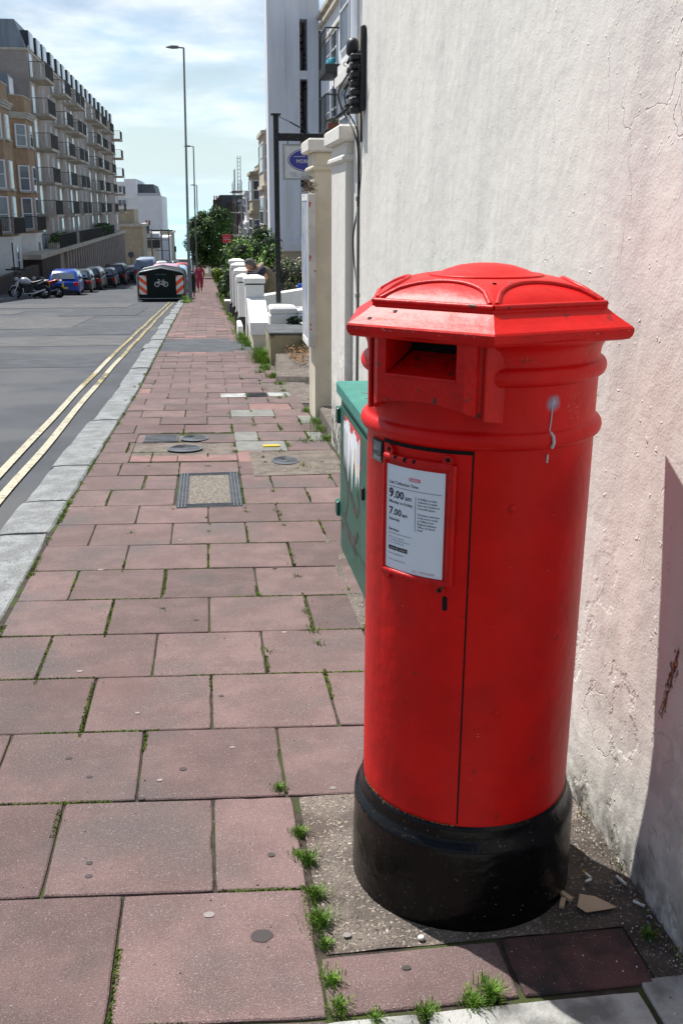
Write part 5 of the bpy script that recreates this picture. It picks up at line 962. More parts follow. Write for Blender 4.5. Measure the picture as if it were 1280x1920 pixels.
for i in range(36):
    z = -1.05 + i*.2; a = i*.42; b.add([(3.78, 38.7, z), (3.78 + .3*cos(a), 38.7 + .45*sin(a), z), (3.78 + .3*cos(a+.5), 38.7 + .45*sin(a+.5), z), (3.78, 38.7, z+.04), (3.78 + .3*cos(a), 38.7 + .45*sin(a), z+.04), (3.78 + .3*cos(a+.5), 38.7 + .45*sin(a+.5), z+.04)], [(0,2,1), (3,4,5), (0,1,4,3), (1,2,5,4), (2,0,3,5)])
b.build('spiral_stair', M['blackm'], t)
b = MB(); b.box(2.75, 4.3, 38.3, 39.4, -3.4, -1.55); b.build('grey_footing', M['slabc'], t)
t = thing('hotel', 'white stucco hotel with black iron balconies seen edge on above the gate piers', 'building', (6, 31, -2.6))
b = MB(); b.box(4.35, 12, 18.5, 37.9, -3.2, 6.35); b.box(4.35, 12, 18.5, 31.0, 6.35, 8.8); b.build('wall', M['whitesh'], t)
b = MB(); b.box(4.22, 12, 31.0, 37.95, 6.05, 6.16); b.box(4.28, 12, 31.0, 37.95, 5.45, 5.52); b.box(4.18, 12, 31.0, 37.95, 6.35, 6.48); b.build('cornice', M['slabc'], t)
def winx(parent, X, y0, y1, z0, z1, out=1, sash=True, g='glass', fr='frame', arch=False):
    """window on a wall facing -x (out=-1) or +x (out=1)"""
    b = MB(); e = .05 if y1 - y0 > .5 else .03; a, c = sorted((X + out*.0, X + out*.05)); b.box(a, c, y0, y0+e, z0, z1); b.box(a, c, y1-e, y1, z0, z1); b.box(a, c, y0+e, y1-e, z0, z0+e); b.box(a, c, y0+e, y1-e, z1-e, z1)
    if sash: zm = (z0+z1)/2; b.box(a, c, y0+e, y1-e, zm-e/2, zm+e/2)
    w = b.build('window', M[fr], parent); b = MB(); a, c = sorted((X + out*.012, X + out*.022)); b.box(a, c, y0+e, y1-e, z0+e, z1-e); b.build('pane', M[g], w); return w
for (y0, y1, z0, z1) in [(33.2, 34.6, 4.35, 5.4), (35.0, 36.6, 4.35, 5.4), (33.2, 34.6, 2.4, 3.8), (35.0, 36.6, 2.4, 3.8)]: winx(t, 4.35, y0, y1, z0, z1, -1)
for z in (3.98, 2.10):
    b = MB(); b.box(3.86, 4.34, 32.5, 34.4, z, z + .28, bev=.02); w = b.build('balcony', M['blackm'], t); b = MB()
    for y in [32.52 + i*.16 for i in range(12)]: b.box(3.87, 3.882, y-.006, y+.006, z+.28, z+1.28)
    for x in [3.88 + i*.09 for i in range(6)]: b.box(x-.005, x+.005, 32.52, 32.535, z+.28, z+1.28)
    b.box(3.86, 3.89, 32.5, 34.4, z+1.26, z+1.30); b.box(3.89, 4.34, 32.5, 32.54, z+1.26, z+1.30); b.build('railing', M['blackm'], w)
b = MB(); b.tube([(3.93, 34.6, -1.5), (3.93, 34.6, 5.5)], .04, 8); b.build('downpipe', M['blackm'], t)
for (y0, y1) in ((26.6, 30.6),):
    b = MB(); b.prism([(4.36, y0), (4.36, y1), (3.95, y1-.9), (3.95, y0+.9)], -2.6, 9); bay = b.build('bay', M['whitesh'], t)
    for z0 in (4.3, 1.55):
        b = MB(); b.prism([(4.36, y0-.2), (4.36, y1+.2), (3.80, y1-.8), (3.80, y0+.8)], z0 - 1.05, z0 - .8); b.prism([(4.36, y0-.1), (4.36, y1+.1), (3.88, y1-.85), (3.88, y0+.85)], z0 - .8, z0-.5); b.build('bay_moulding', M['white'], bay)
        winx(bay, 3.95, y0+1.1, y1-1.1, z0-.2, z0+1.9, -1)
    b = MB()
    for z0 in (4.1, 1.35):
        p, q = Vector((4.36, y0, z0)), Vector((3.95, y0+.9, z0)); d = (q-p); n_ = Vector((-d.y, d.x, 0)).normalized()*.03; n_ = -n_ if n_.y > 0 else n_
        b.ext([p + d*.2 + n_*.1, p + d*.8 + n_*.1, p + d*.8 + n_*.1 + Vector((0,0,2.1)), p + d*.2 + n_*.1 + Vector((0,0,2.1))], n_)
    b.build('window', M['glassl'], bay)
b = MB(); b.loft([[(3.9, 33, 4.27), (4.2, 32.8, 4.27), (4.2, 33.2, 4.27), (3.92, 33.3, 4.27)], [(3.92, 33, 4.38), (4.22, 32.8, 4.45), (4.2, 33.2, 4.45), (3.94, 33.3, 4.38)], [(4.0, 33.05, 4.46), (4.2, 32.9, 4.5), (4.18, 33.15, 4.5), (4.02, 33.2, 4.46)]], 0, True); tag(b.build('folded_cloth', M['awning']), 'turquoise cloth bundle lying on the upper iron balcony', 'cloth')
t = thing('window_box', 'brown window box of straggly plants on the lower iron balcony', 'planter', (4.05, 33, 2.38)); b = MB(); b.box(3.95, 4.3, 32.56, 32.8, 2.38, 2.55); b.build('box', M['terracotta'], t); b = MB(); leaf_cloud(b, [(3.98+.08*i, 32.7, 2.62, .10) for i in range(5)], 260, .03, (0, 1)); b.build('foliage', [M['leafr'], M['leafm']], t, fix=False)
# ------------------------------------------------------------------ terrace beyond
def terrace(label, y0, y1, zt, floors, wallm, x0=3.95, xb=3.35, detail=True, parapet=.5):
    zb = G(y1) - 1; t = thing('terraced_house', label, 'house', (x0+2, (y0+y1)/2, zb), group='stucco terrace beyond the hotel')
    b = MB(); b.box(x0, x0+7, y0, y1, zb, zt); b.build('wall', M[wallm], t)
    c = (y0+y1)/2 - .3; h_ = (y1-y0)*.33; b = MB(); poly = [(x0+.01, c-h_-.6), (x0+.01, c+h_+.6), (xb, c+h_), (xb, c-h_)]; b.prism(poly, zb, zt - parapet); bay = b.build('bay', M[wallm], t)
    fh = (zt - parapet - G(y0)) / floors
    for f in range(floors):
        z = G(y0) + f*fh; b = MB(); e = .12; b.prism([(x0+.01, c-h_-.6-e), (x0+.01, c+h_+.6+e), (xb-e, c+h_+e*.4), (xb-e, c-h_-e*.4)], z + fh - .15, z + fh + .05); b.build('cornice', M[wallm], bay)
        winx(bay, xb, c-h_+.35, c+h_-.35, z + fh*.28, z + fh*.80, -1)
        p, q = Vector((x0, c-h_-.6, 0)), Vector((xb, c-h_, 0)); d = q-p; n_ = Vector((-d.y, d.x, 0)).normalized(); n_ = n_ if n_.y < 0 else -n_
        for (lo_, hi_, mm, k) in ((.16, .84, 'frame', .03), (.24, .76, 'glass', .045)):
            b = MB(); za, zc_ = z + fh*(.28 if mm == 'frame' else .31), z + fh*(.80 if mm == 'frame' else .77); b.ext([p + d*lo_ + Vector((0,0,za)), p + d*hi_ + Vector((0,0,za)), p + d*hi_ + Vector((0,0,zc_)), p + d*lo_ + Vector((0,0,zc_))], n_*k); w = b.build('window' if mm == 'frame' else 'pane', M[mm], bay if mm == 'frame' else w)
        b = MB(); b.ext([p + d*.2 + Vector((0,0,z+fh*.53)), p + d*.8 + Vector((0,0,z+fh*.53)), p + d*.8 + Vector((0,0,z+fh*.56)), p + d*.2 + Vector((0,0,z+fh*.56))], n_*.055); b.build('glazing_bar', M['frame'], w)
    b = MB(); b.box(x0-.18, x0+7, y0, y1, zt-.32, zt-.15); b.box(x0-.1, x0+7, y0, y1, zt, zt+.08); b.build('parapet', M[wallm], t)
    return t
terrace('cream terraced house with bay windows next beyond the white stair tower', 56, 63, 4.5, 3, 'cream')
terrace('yellowish terraced house with heavy cornice, second beyond the stair tower', 70, 77.5, 2.85, 3, 'buffbld')
terrace('white bay fronted terraced house, third beyond the stair tower', 80, 87, 1.75, 3, 'whitebld')
terrace('white terraced house behind scaffolding at the end of the terrace', 92, 99, 1.2, 3, 'whitebld')
b = MB()
for y in (88.5, 91, 94, 97.5):
    for x in (2.75, 3.3): b.tube([(x, y, G(y)), (x, y, 3.2 if x < 3 and y < 92 else 2.2)], .03, 5)
for z in (-4.4, -2.4, -.4, 1.4):
    for x in (2.75, 3.3): b.tube([(x, 88.2, z), (x, 98, z)], .025, 5); b.tube([(x, 88.2, z+.9), (x, 98, z+.9)], .02, 5)
    b.box(2.75, 3.3, 88.5, 97.6, z-.08, z-.02)
    for y in (88.5, 91, 94, 97.5): b.tube([(2.5, y, z), (3.6, y, z)], .03, 5)
b.tube([(2.75, 88.5, -4.4), (3.3, 94, -.4)], .03, 5); b.tube([(3.0, 90, 1.4), (3.05, 90, 4.3)], .03, 5); b.tube([(3.25, 90, 1.4), (3.3, 90, 4.3)], .03, 5)
for i in range(9): b.tube([(3.0, 90, 1.7+i*.3), (3.28, 90, 1.7+i*.3)], .018, 4)
tag(b.build('scaffolding', M['galv']), 'tube scaffolding and ladder against the last white terraced house', 'scaffolding')
t = thing('brick_house', 'dark brick house with slate roof and chimney pots above the street tree', 'house', (3.5, 128, G(128))); b = MB(); b.box(1.0, 9, 124, 134, G(124)-3, .1); b.build('wall', M['brick3'], t); b = MB(); b.ext([(1.0, 124, .1), (9, 124, .1), (8.0, 124, 1.5), (2.0, 124, 1.5)], (0, 10, 0)); r = b.build('roof', M['slate'], t)
for x in (1.15, 2.9):
    b = MB(); b.box(x, x+.9, 123.6, 124.4, -1, .95 if x < 2 else .5); ch = b.build('chimney', M['brick3'], r); b = MB()
    for k in range(3): b.tube([(x+.18+.27*k, 124, .9 if x < 2 else .45), (x+.18+.27*k, 124, 1.4 if x < 2 else .85)], .08, 7)
    b.build('chimney_pot', M['terracotta'], ch)
t = thing('corner_shop', 'dim low shopfront with dark pitched canopy under the street tree', 'building', (2.2, 116, G(116))); b = MB(); b.box(.3, 5, 112, 122, G(120)-1, -5.2); b.build('wall', M['stone'], t); b = MB(); b.ext([(-.1, 111.6, -5.3), (2.6, 111.6, -5.3), (1.2, 111.6, -4.3)], (0, 10, 0)); b.build('canopy', M['slate'], t); b = MB(); b.box(.7, 1.5, 111.9, 111.99, G(112), -5.6); b.build('doorway', M['void'], t); b = MB(); b.box(.32, .6, 111.9, 111.99, G(112), -6.2); b.build('white_panel', M['white'], t)
# ================================================================== LEFT SIDE BUILDINGS
def railp(b, x0, x1, y0, y1, z, h_=1.0, sp=.12, side=True):
    n = int((y1-y0)/sp)
    for i in range(n+1): y = y0 + (y1-y0)*i/n; b.box(x1-.02, x1, y-.010, y+.010, z, z+h_)
    if side:
        for i in range(int((x1-x0)/sp)+1): x = x0 + i*sp; b.box(x-.008, x+.008, y0-.01, y0+.01, z, z+h_)
    b.box(x1-.03, x1+.01, y0, y1, z+h_, z+h_+.04); b.box(x0, x1, y0-.02, y0+.02, z+h_, z+h_+.04)
t = thing('apartment_block', 'long grey brown apartment block with rows of balconies and a dormered roof', 'building', (-17, 115, G(115)))
ZR = 10.9; b = MB(); b.box(-24, -12.2, 79.2, 150.5, G(150)-2, ZR); b.build('wall', M['brick2'], t)
b = MB(); b.ext([(-24, 79.2, ZR), (-12.25, 79.2, ZR), (-12.9, 79.2, ZR+1.9), (-23.3, 79.2, ZR+1.9)], (0, 71.3, 0)); b.build('roof', M['lead'], t)
b = MB(); b.box(-24.05, -12.12, 79.1, 150.6, ZR-.12, ZR+.05); b.build('parapet_band', M['slabc'], t)
cols = [(79.6, 83.6), (90.3, 94.3), (97.6, 101.0), (101.6, 104.6), (114.6, 118.4), (121.0, 127.2), (131.5, 137.0), (146.6, 150.4)]
doors = []; FZ = [-3.0, -.55, 1.8, 4.2, 6.6, 9.05]
for k, z in enumerate(FZ):
    for j, (y0, y1) in enumerate(cols):
        if k > 0:
            b = MB(); b.box(-12.19, -11.0, y0, y1, z - .16, z + .02); w = b.build('balcony', M['slabc'], t); b = MB(); railp(b, -12.15, -11.04, y0 + .05, y1 - .05, z + .02, 1.02, .10 if j < 4 else .14); b.build('railing', M['bronze'], w)
        if (k, j) != (5, 7): winx(t, -12.2, y0 + .25, y0 + 1.75, z + .05, z + 2.15, 1, False, 'glassl')
slits = [85.0, 88.0, 95.6, 106.5, 110.5, 129.5, 141]
for z in FZ[:]:
    for y in slits[:6]: winx(t, -12.2, y, y + .55, z + .5, z + 2.1, 1, True, 'glassl')
for y in [80.2, 83.6, 86.6, 90.8, 94.6, 97.8, 101.6, 105.2, 109, 113, 117, 121.5, 126, 131, 136, 141, 146]:
    b = MB(); b.box(-14.2, -12.15, y, y + 1.9, ZR + .05, ZR + 1.35); d = b.build('dormer', M['slate'], t); b = MB(); b.box(-12.149, -12.10, y + .05, y + 1.85, ZR + .12, ZR + 1.28); fw = b.build('window_frame', M['frame'], d); b = MB(); b.box(-12.099, -12.08, y + .25, y + 1.65, ZR + .25, ZR + 1.15); b.build('pane', M['glassl'], fw)
b = MB(); b.box(-12.19, -10.9, 69.6, 145.5, -3.35, -3.02); pod = b.build('podium_slab', M['slabc'], t)
b = MB(); b.box(-12.19, -11.35, 79.3, 145.4, G(145)-1, -3.35); b.build('podium_wall', M['brick2'], t)
b = MB()
for i in range(34): y = 84.2 + i*1.82; b.box(-11.35, -11.08, y, y + .8, G(145)-1, -3.36)
b.build('podium_fins', M['brick2'], t)
b = MB()
for i in range(33): y = 85.1 + i*1.82; b.box(-11.349, -11.33, y + .05, y + .80, G(y) + .6, -3.5)
b.build('podium_openings', M['void'], t)
b = MB(); b.box(-12.19, -10.95, 70.2, 79.1, G(79)-1, -3.36); b.build('entrance_wall', M['brick3'], t)
b = MB(); b.box(-11.349, -11.2, 96.0, 100.5, -4.7, -4.45); b.box(-11.349, -11.3, 96.2, 100.3, G(98), -4.7); b.build('garage_mouth', M['void'], t)
b = MB(); railp(b, -12.15, -10.95, 79.4, 90.0, -3.0, 1.0, .16); railp(b, -12.15, -10.95, 92.0, 128.0, -3.0, 1.0, .2); b.build('podium_railing', M['bronze'], t)
t2 = thing('planter', 'leafy planters behind the podium railing of the apartment block', 'planter', (-11.5, 82, -3.0))
b = MB(); b.box(-11.9, -11.2, 79.6, 89, -3.0, -2.6); b.build('trough', M['slabc'], t2); b = MB(); random.seed(8); leaf_cloud(b, [(-11.4, 80 + .8*i, -2.4 + rnd(-.1, .2), .38) for i in range(11)] + [(-11.4, 113 + 1.2*i, -2.3, .6) for i in range(9)], 2600, .12, (0, 1)); b.build('foliage', [M['leafd'], M['leafm']], t2, fix=False)
# tan brick bay house
t = thing('brick_house', 'tan brick house with curved bays, white cornices and white ground floor', 'house', (-17, 68, G(68)))
b = MB(); b.box(-24, -12.9, 50, 79.15, -1.85, 7.15); b.build('wall', M['brick'], t)
b = MB(); b.box(-24, -12.88, 50, 79.15, G(79)-1, -1.85); b.build('ground_storey', M['white'], t)
b = MB(); b.ext([(-24, 50, 7.15), (-13.1, 50, 7.15), (-14.4, 50, 9.4), (-23, 50, 9.4)], (0, 29.1, 0)); rf = b.build('roof', M['lead'], t)
for y in (60, 69.0, 75.2):
    b = MB(); b.box(-15.2, -13.0, y, y + 1.9, 7.16, 8.75); d = b.build('dormer', M['lead'], rf); b = MB(); b.box(-12.99, -12.95, y+.15, y+1.75, 7.3, 8.6); b.build('window', M['frame'], d)
def roundbay(y0, y1):
    n = 14; xo = -12.05
    pl = lambda e: [(-12.9, y1+e), ] + [(-12.9 + (xo+e+12.9)*min(1, sin(pi*i/n)*1.6), y1+e - (y1-y0+2*e)*i/n) for i in range(1, n)] + [(-12.9, y0-e)]
    b = MB(); b.prism(pl(0), -1.85, 7.3); bay = b.build('bay', M['brick'], t); b = MB(); b.prism(pl(.04), G(y1)-1, -1.85); b.prism(pl(.10), -1.95, -1.78); b.build('bay_base', M['white'], bay)
    b = MB(); b.prism(pl(.22), 6.0, 6.15); b.prism(pl(.14), 5.85, 6.0); b.prism(pl(.30), 6.15, 6.25); b.build('cornice', M['stone'], bay)
    b = MB(); b.prism(pl(.05), 7.3, 7.38); b.build('coping', M['stone'], bay)
    for z0, hh in ((4.05, 1.45), (1.1, 1.7), (-1.5, 2.15)):
        for (f0, nm) in ((.10, 0), (.5, 1)):
            i = f0*n; yc = y0 + (y1-y0)*f0; 
            p = Vector((-12.9 + .85*min(1, sin(pi*f0*.35)*1.6), y0 + (y1-y0)*f0*.35, 0)) if nm == 0 else Vector((xo, yc-.6, 0)); q = Vector((-12.9 + .85*min(1, sin(pi*.2)*1.6), y0 + (y1-y0)*.2, 0)) if nm == 0 else Vector((xo, yc+.6, 0))
            d = q-p; n_ = Vector((d.y, -d.x, 0)).normalized(); s_ = Vector((0, 0, 1)); b = MB(); b.ext([p + s_*z0, q + s_*z0, q + s_*(z0+hh), p + s_*(z0+hh)], n_*.10); w = b.build('window', M['frame'], bay)
            b = MB(); 
            for (za, zc_) in ((z0+.07, z0+hh*.5-.03), (z0+hh*.5+.03, z0+hh-.07)): b.ext([p + d*.14 + s_*za, p + d*.86 + s_*za, p + d*.86 + s_*zc_, p + d*.14 + s_*zc_], n_*.115)
            b.build('pane', M['glass'], w); b = MB(); b.ext([p - d*.08 + s_*(z0-.12), q + d*.08 + s_*(z0-.12), q + d*.08 + s_*z0, p - d*.08 + s_*z0], n_*.2); b.build('sill', M['stone'], w)
        if z0 < -1: b = MB(); railp(b, -12.6, xo + .35, y0 + .3, y1 - .5, -1.6, .95, .12); b.build('window_railing', M['bronze'], bay)
roundbay(57.0, 62.0); roundbay(65.2, 70.0); roundbay(74.2, 78.9)
for z0 in (3.9, 1.1, -1.5): winx(t, -12.9, 71.6, 72.1, z0, z0 + 1.6, 1, False, 'glass'); winx(t, -12.9, 72.9, 73.3, z0, z0+1.6, 1, False)
for (y) in (59, 67.5, 76.4, 63.5, 72.5):
    winx(t, -12.0 if y in (59, 67.5, 76.4) else -12.88, y - .5, y + .4, -4.0 + (60-y)*.02, -2.4, 1, True)
b = MB(); b.box(-11.3, -11.0, 44, 69, G(69)-.5, -3.65); tag(b.build('garden_wall', M['brick3']), 'dark brick garden wall along the opposite pavement behind the motorcycles', 'wall')
t = thing('street_sign', 'thin dark post with two short sign arms beside the motorcycles', 'sign', (-9.9, 54.5, G(54))); b = MB(); b.tube([(-9.85, 54, G(54)), (-9.85, 54, -1.75)], .035, 6); b.build('post', M['blackm'], t); b = MB(); b.box(-10.3, -9.3, 53.97, 54.03, -3.14, -3.06); b.box(-10.0, -9.6, 53.97, 54.03, -3.05, -2.98); b.build('arms', M['blackm'], t)
# far cream and white buildings
t = thing('cream_building', 'plain cream building with a cornice just beyond the apartment block', 'building', (-12, 170, G(165)))
b = MB(); b.box(-22, -9.75, 165, 176, G(176)-1, -2.9); b.box(-22, -11.0, 166, 176, -2.9, -.35); b.build('wall', M['buffbld'], t); b = MB(); b.box(-22, -9.4, 164.6, 176, -2.9, -2.45); b.box(-22, -10.9, 165.8, 176, -.35, -.15); b.build('cornice', M['stone'], t); b = MB(); b.box(-10.5, -10.1, 164.9, 164.99, -9, -6.2); b.build('pilaster', M['stone'], t)
t = thing('white_building', 'tall bright white building with a dark mansard roof near the sea', 'building', (-14, 240, G(240)))
b = MB(); b.box(-30, -9.1, 230, 262, -14, 2.5); b.box(-30, -14.4, 229.5, 262, 2.5, 5.4); b.box(-17.0, -14.38, 229.4, 262, 2.0, 6.0); b.build('wall', M['whitebld'], t); b = MB(); b.ext([(-14.37, 233, 2.5), (-10.2, 233, 2.5), (-10.9, 233, 5.0), (-14.37, 233, 5.0)], (0, 25, 0)); b.build('roof', M['slate'], t)
b = MB(); b.box(-14.3, -9.3, 230.1, 230.2, 2.5, 3.1); b.build('terrace_screen', M['silver'], t)
for (x, z) in ((-18.2, 3.2), (-18.4, .4), (-17.5, .4)): b = MB(); b.box(x, x+.6, 229.3, 229.49, z, z+1.2); b.build('window', M['glass'], t)
t = thing('low_house', 'low cream house with a dark porch roof between cream building and white building', 'house', (-8.5, 192, G(192))); b = MB(); b.box(-20, -8.2, 186, 200, G(200)-2, -4.4); b.box(-8.2, -6.6, 190, 206, G(200)-2, -5.2); b.build('wall', M['whitebld'], t); b = MB(); b.ext([(-10.6, 184.5, -5.2), (-8.0, 184.5, -5.2), (-8.0, 184.5, -6.9), (-10.6, 184.5, -6.9)], (0, 3, 0)); b.box(-12, -9.8, 185.5, 188, -4.4, -3.0); b.build('porch_roof', M['slate'], t)
for x in (-10.3, -9.8): b = MB(); b.tube([(x, 187, -3), (x, 187, -2.2)], .18, 6); b.build('chimney_pot', M['terracotta'], t)
b = MB()
for x in (-9.3, -7.6, -6.3):
    for y in (181, 184): b.tube([(x, y, G(y)), (x, y, -3.6)], .07, 5)
for z in (-9, -7.2, -5.4, -4.1): b.tube([(-10.3, 181, z), (-6.1, 181, z)], .06, 5); b.box(-9.3, -6.3, 181.5, 184, z-.05, z)
tag(b.build('scaffolding', M['galv']), 'steel scaffolding in front of the low cream house', 'scaffolding')
t = thing('corner_house', 'yellowish narrow house at the seafront corner', 'house', (-7.2, 215, G(215))); b = MB(); b.box(-12, -6.5, 210, 224, -14, -4.6); b.build('wall', M['buffbld'], t); b = MB(); b.box(-12, -6.2, 209.6, 224, -5.0, -4.6); b.build('cornice', M['stone'], t)
for z in (-10, -8): b = MB(); b.box(-8.0, -7.2, 209.8, 209.99, z, z+1.2); b.build('window', M['glass'], t)
b = MB(); b.box(-60, 60, 268, 272, -16, -12.9); b.build('seafront', M['stone'], kind='structure')
# seafront lights and posts
for x, y, h_, lab in ((-7.3, 200, 3.9, 'slim traffic light post at the seafront, left of its twin'), (-5.9, 205, 3.4, 'traffic light with dark hood at the seafront')):
    t = thing('traffic_light', lab, 'traffic light', (x, y, G(y)), group='traffic lights at the seafront'); b = MB(); b.tube([(x, y, G(y)), (x, y, G(y)+h_)], .07, 6); b.build('pole', M['lampm'], t); b = MB(); b.box(x-.2, x+.2, y-.15, y+.15, G(y)+h_-1.1, G(y)+h_); b.build('signal_head', M['blackm'], t)
for x, y, h_, lab in ((-2.6, 240, 8.0, 'pale slender lamp post on the seafront, left one'), (-1.9, 262, 7.4, 'pale slender lamp post on the seafront, right one')):
    t = thing('street_lamp', lab, 'street lamp', (x, y, G(y)), group='slender seafront lamp posts'); b = MB(); b.tube([(x, y, G(y)), (x, y, G(y)+h_)], .09, 6, r1=.06); b.build('pole', M['silver'], t); b = MB(); b.box(x-.7, x+.7, y-.1, y+.1, G(y)+h_-.1, G(y)+h_+.05); b.build('lamp_head', M['silver'], t)
# ================================================================== LAMPS, HANGAR
def lamp(label, x, y, zt, r0, lean=0.0):
    t = thing('street_lamp', label, 'street lamp', (x, y, G(y)), group='grey street lamps along the kerb'); zg = G(y)
    b = MB(); b.tube([(x, y, zg), (x, y, zg + 1.5)], r0, 10); b.tube([(x, y, zg + 1.5), (x + lean*.25, y, zg + 1.52 + (zt-zg)*.25), (x + lean, y, zt)], r0*.72, 10, r1=r0*.42); b.build('column', M['lampm'], t)
    b = MB(); b.tube([(x + lean + .02, y, zt), (x + lean - .28, y, zt + .02)], .03, 6); b.loft([[(x+lean-.68, y-.06, zt+.0), (x+lean-.68, y+.06, zt), (x+lean-.68, y+.06, zt+.04), (x+lean-.68, y-.06, zt+.04)], [(x+lean-.45, y-.12, zt-.03), (x+lean-.45, y+.12, zt-.03), (x+lean-.45, y+.10, zt+.08), (x+lean-.45, y-.10, zt+.08)], [(x+lean-.2, y-.08, zt-.02), (x+lean-.2, y+.08, zt-.02), (x+lean-.2, y+.07, zt+.07), (x+lean-.2, y-.07, zt+.07)]]); b.build('lantern', M['lampm'], t)
    b = MB(); b.box(x - r0*1.05, x + r0*1.05, y - r0 - .02, y - r0*.6, zg + .35, zg + .95, bev=.01); b.build('access_door', M['lampm'], t)
lamp('nearest and tallest grey street lamp, beside the bicycle hangar', -.68, 42, 5.93, .088, .14); lamp('second grey street lamp down the hill, behind the tallest one', -.66, 75, 4.18, .10, .1)
lamp('third and smallest grey street lamp, in front of the round tree', -.72, 108, 2.25, .12, .1)
t = thing('sign_post', 'slim dark sign post on the kerb just beyond the nearest street lamp', 'post', (-.62, 49, G(49))); b = MB(); b.tube([(-.60, 49, G(49)), (-.60, 49, G(49)+3.0)], .035, 6); b.build('pole', M['blackm'], t)
b = MB(); b.lathe([(.22, G(63)), (.25, G(63)+.9), (.27, G(63)+.95), (.18, G(63)+1.1), (.02, G(63)+1.15)], -1.0+.12, 63, 14); tag(b.build('litter_bin', M['dgreen']), 'round dark litter bin on the kerb beside the walking woman', 'bin')
hx0, hx1, hy0, hy1 = -3.02, -.93, 45.0, 47.6; hz = G(45) - .05
P_ = [(hx0, hz+.02), (hx1, hz+.02), (hx1, hz+1.05), (hx1-.05, hz+1.18), (hx1-.16, hz+1.25), ((hx0+hx1)/2, hz+1.42), (hx0+.16, hz+1.25), (hx0+.05, hz+1.18), (hx0, hz+1.05)]
t = thing('bicycle_hangar', 'dark green bicycle hangar with orange and white chevrons parked at the kerb', 'bicycle hangar', ((hx0+hx1)/2, 46, hz))
b = MB(); b.ext([(x, hy0, z) for x, z in P_], (0, hy1-hy0, 0)); hb_ = b.build('shell', M['dgreen'], t)
b = MB(); b.tube([(x, hy0-.01, z) for x, z in P_[1:] + P_[:1]], .032, 6); b.tube([(hx0, hy0-.01, hz+.1), (hx1, hy0-.01, hz+.1)], .025, 6)
for x in (hx0+.03, hx1-.03): b.tube([(x, hy0, hz-.05), (x, hy0, hz+.2)], .035, 6)
b.build('front_steel_frame', M['steel'], t); b = MB(); b.tube([(x, hy1, z) for x, z in P_[1:] + P_[:1]], .032, 6); b.build('rear_steel_frame', M['steel'], t)
for xa in (hx0+.07, hx1-.07-.33):
    b = MB(); b.box(xa, xa+.33, hy0-.016, hy0-.004, hz+.28, hz+1.10); cp = b.build('chevron_panel', M['white'], t); b = MB()
    sl = 1 if xa < -2 else -1
    for k in range(-1, 4):
        z0 = hz + .28 + k*.36 + .0; pts = [(xa, z0 + (.26 if sl > 0 else 0)), (xa+.33, z0 + (0 if sl > 0 else .26)), (xa+.33, z0 + (0 if sl > 0 else .26) + .18), (xa, z0 + (.26 if sl > 0 else 0) + .18)]
        lo_, hi_ = hz + .281, hz + 1.099
        def clip(poly, lim, up):
            out = []
            for i in range(len(poly)):
                p, q = poly[i], poly[(i+1) % len(poly)]; ip = (p[1] >= lim) if up else (p[1] <= lim); iq = (q[1] >= lim) if up else (q[1] <= lim)
                if ip: out.append(p)
                if ip != iq: f_ = (lim - p[1])/(q[1]-p[1]); out.append((p[0] + (q[0]-p[0])*f_, lim))
            return out
        pts = clip(clip(pts, lo_, True), hi_, False) if pts else []
        if len(pts) > 2: b.add([(x, hy0-.019, z) for x, z in pts], [tuple(range(len(pts)))])
    b.build('orange_stripe', M['orange'], cp, fix=False)
b = MB(); cxm = (hx0+hx1)/2; zc_ = hz + .72
for s_ in (-1, 1): b.torus((cxm + s_*.185, hy0-.012, zc_), .098, .016, 'y', 22, 6)
def bar(p, q, r=.013): b.tube([(cxm+p[0], hy0-.012, zc_+p[1]), (cxm+q[0], hy0-.012, zc_+q[1])], r, 5)
bar((-.185, 0), (-.10, .15)); bar((-.115, .13), (.09, .13)); bar((-.115, .11), (0, -.02)); bar((0, -.02), (.10, .17)); bar((0, -.02), (.185, 0)); bar((.185, 0), (.09, .13)); bar((-.10, .15), (-.12, .21)); bar((-.14, .21), (-.06, .21)); bar((.06, .18), (.14, .18))
b.build('bicycle_symbol', M['white'], t)
b = MB(); flat_text(b, 'Cycle Hangar', cxm, hz + 1.12, hy0-.012, .085); b.build('faint_lettering', M['lampm'], t, fix=False)
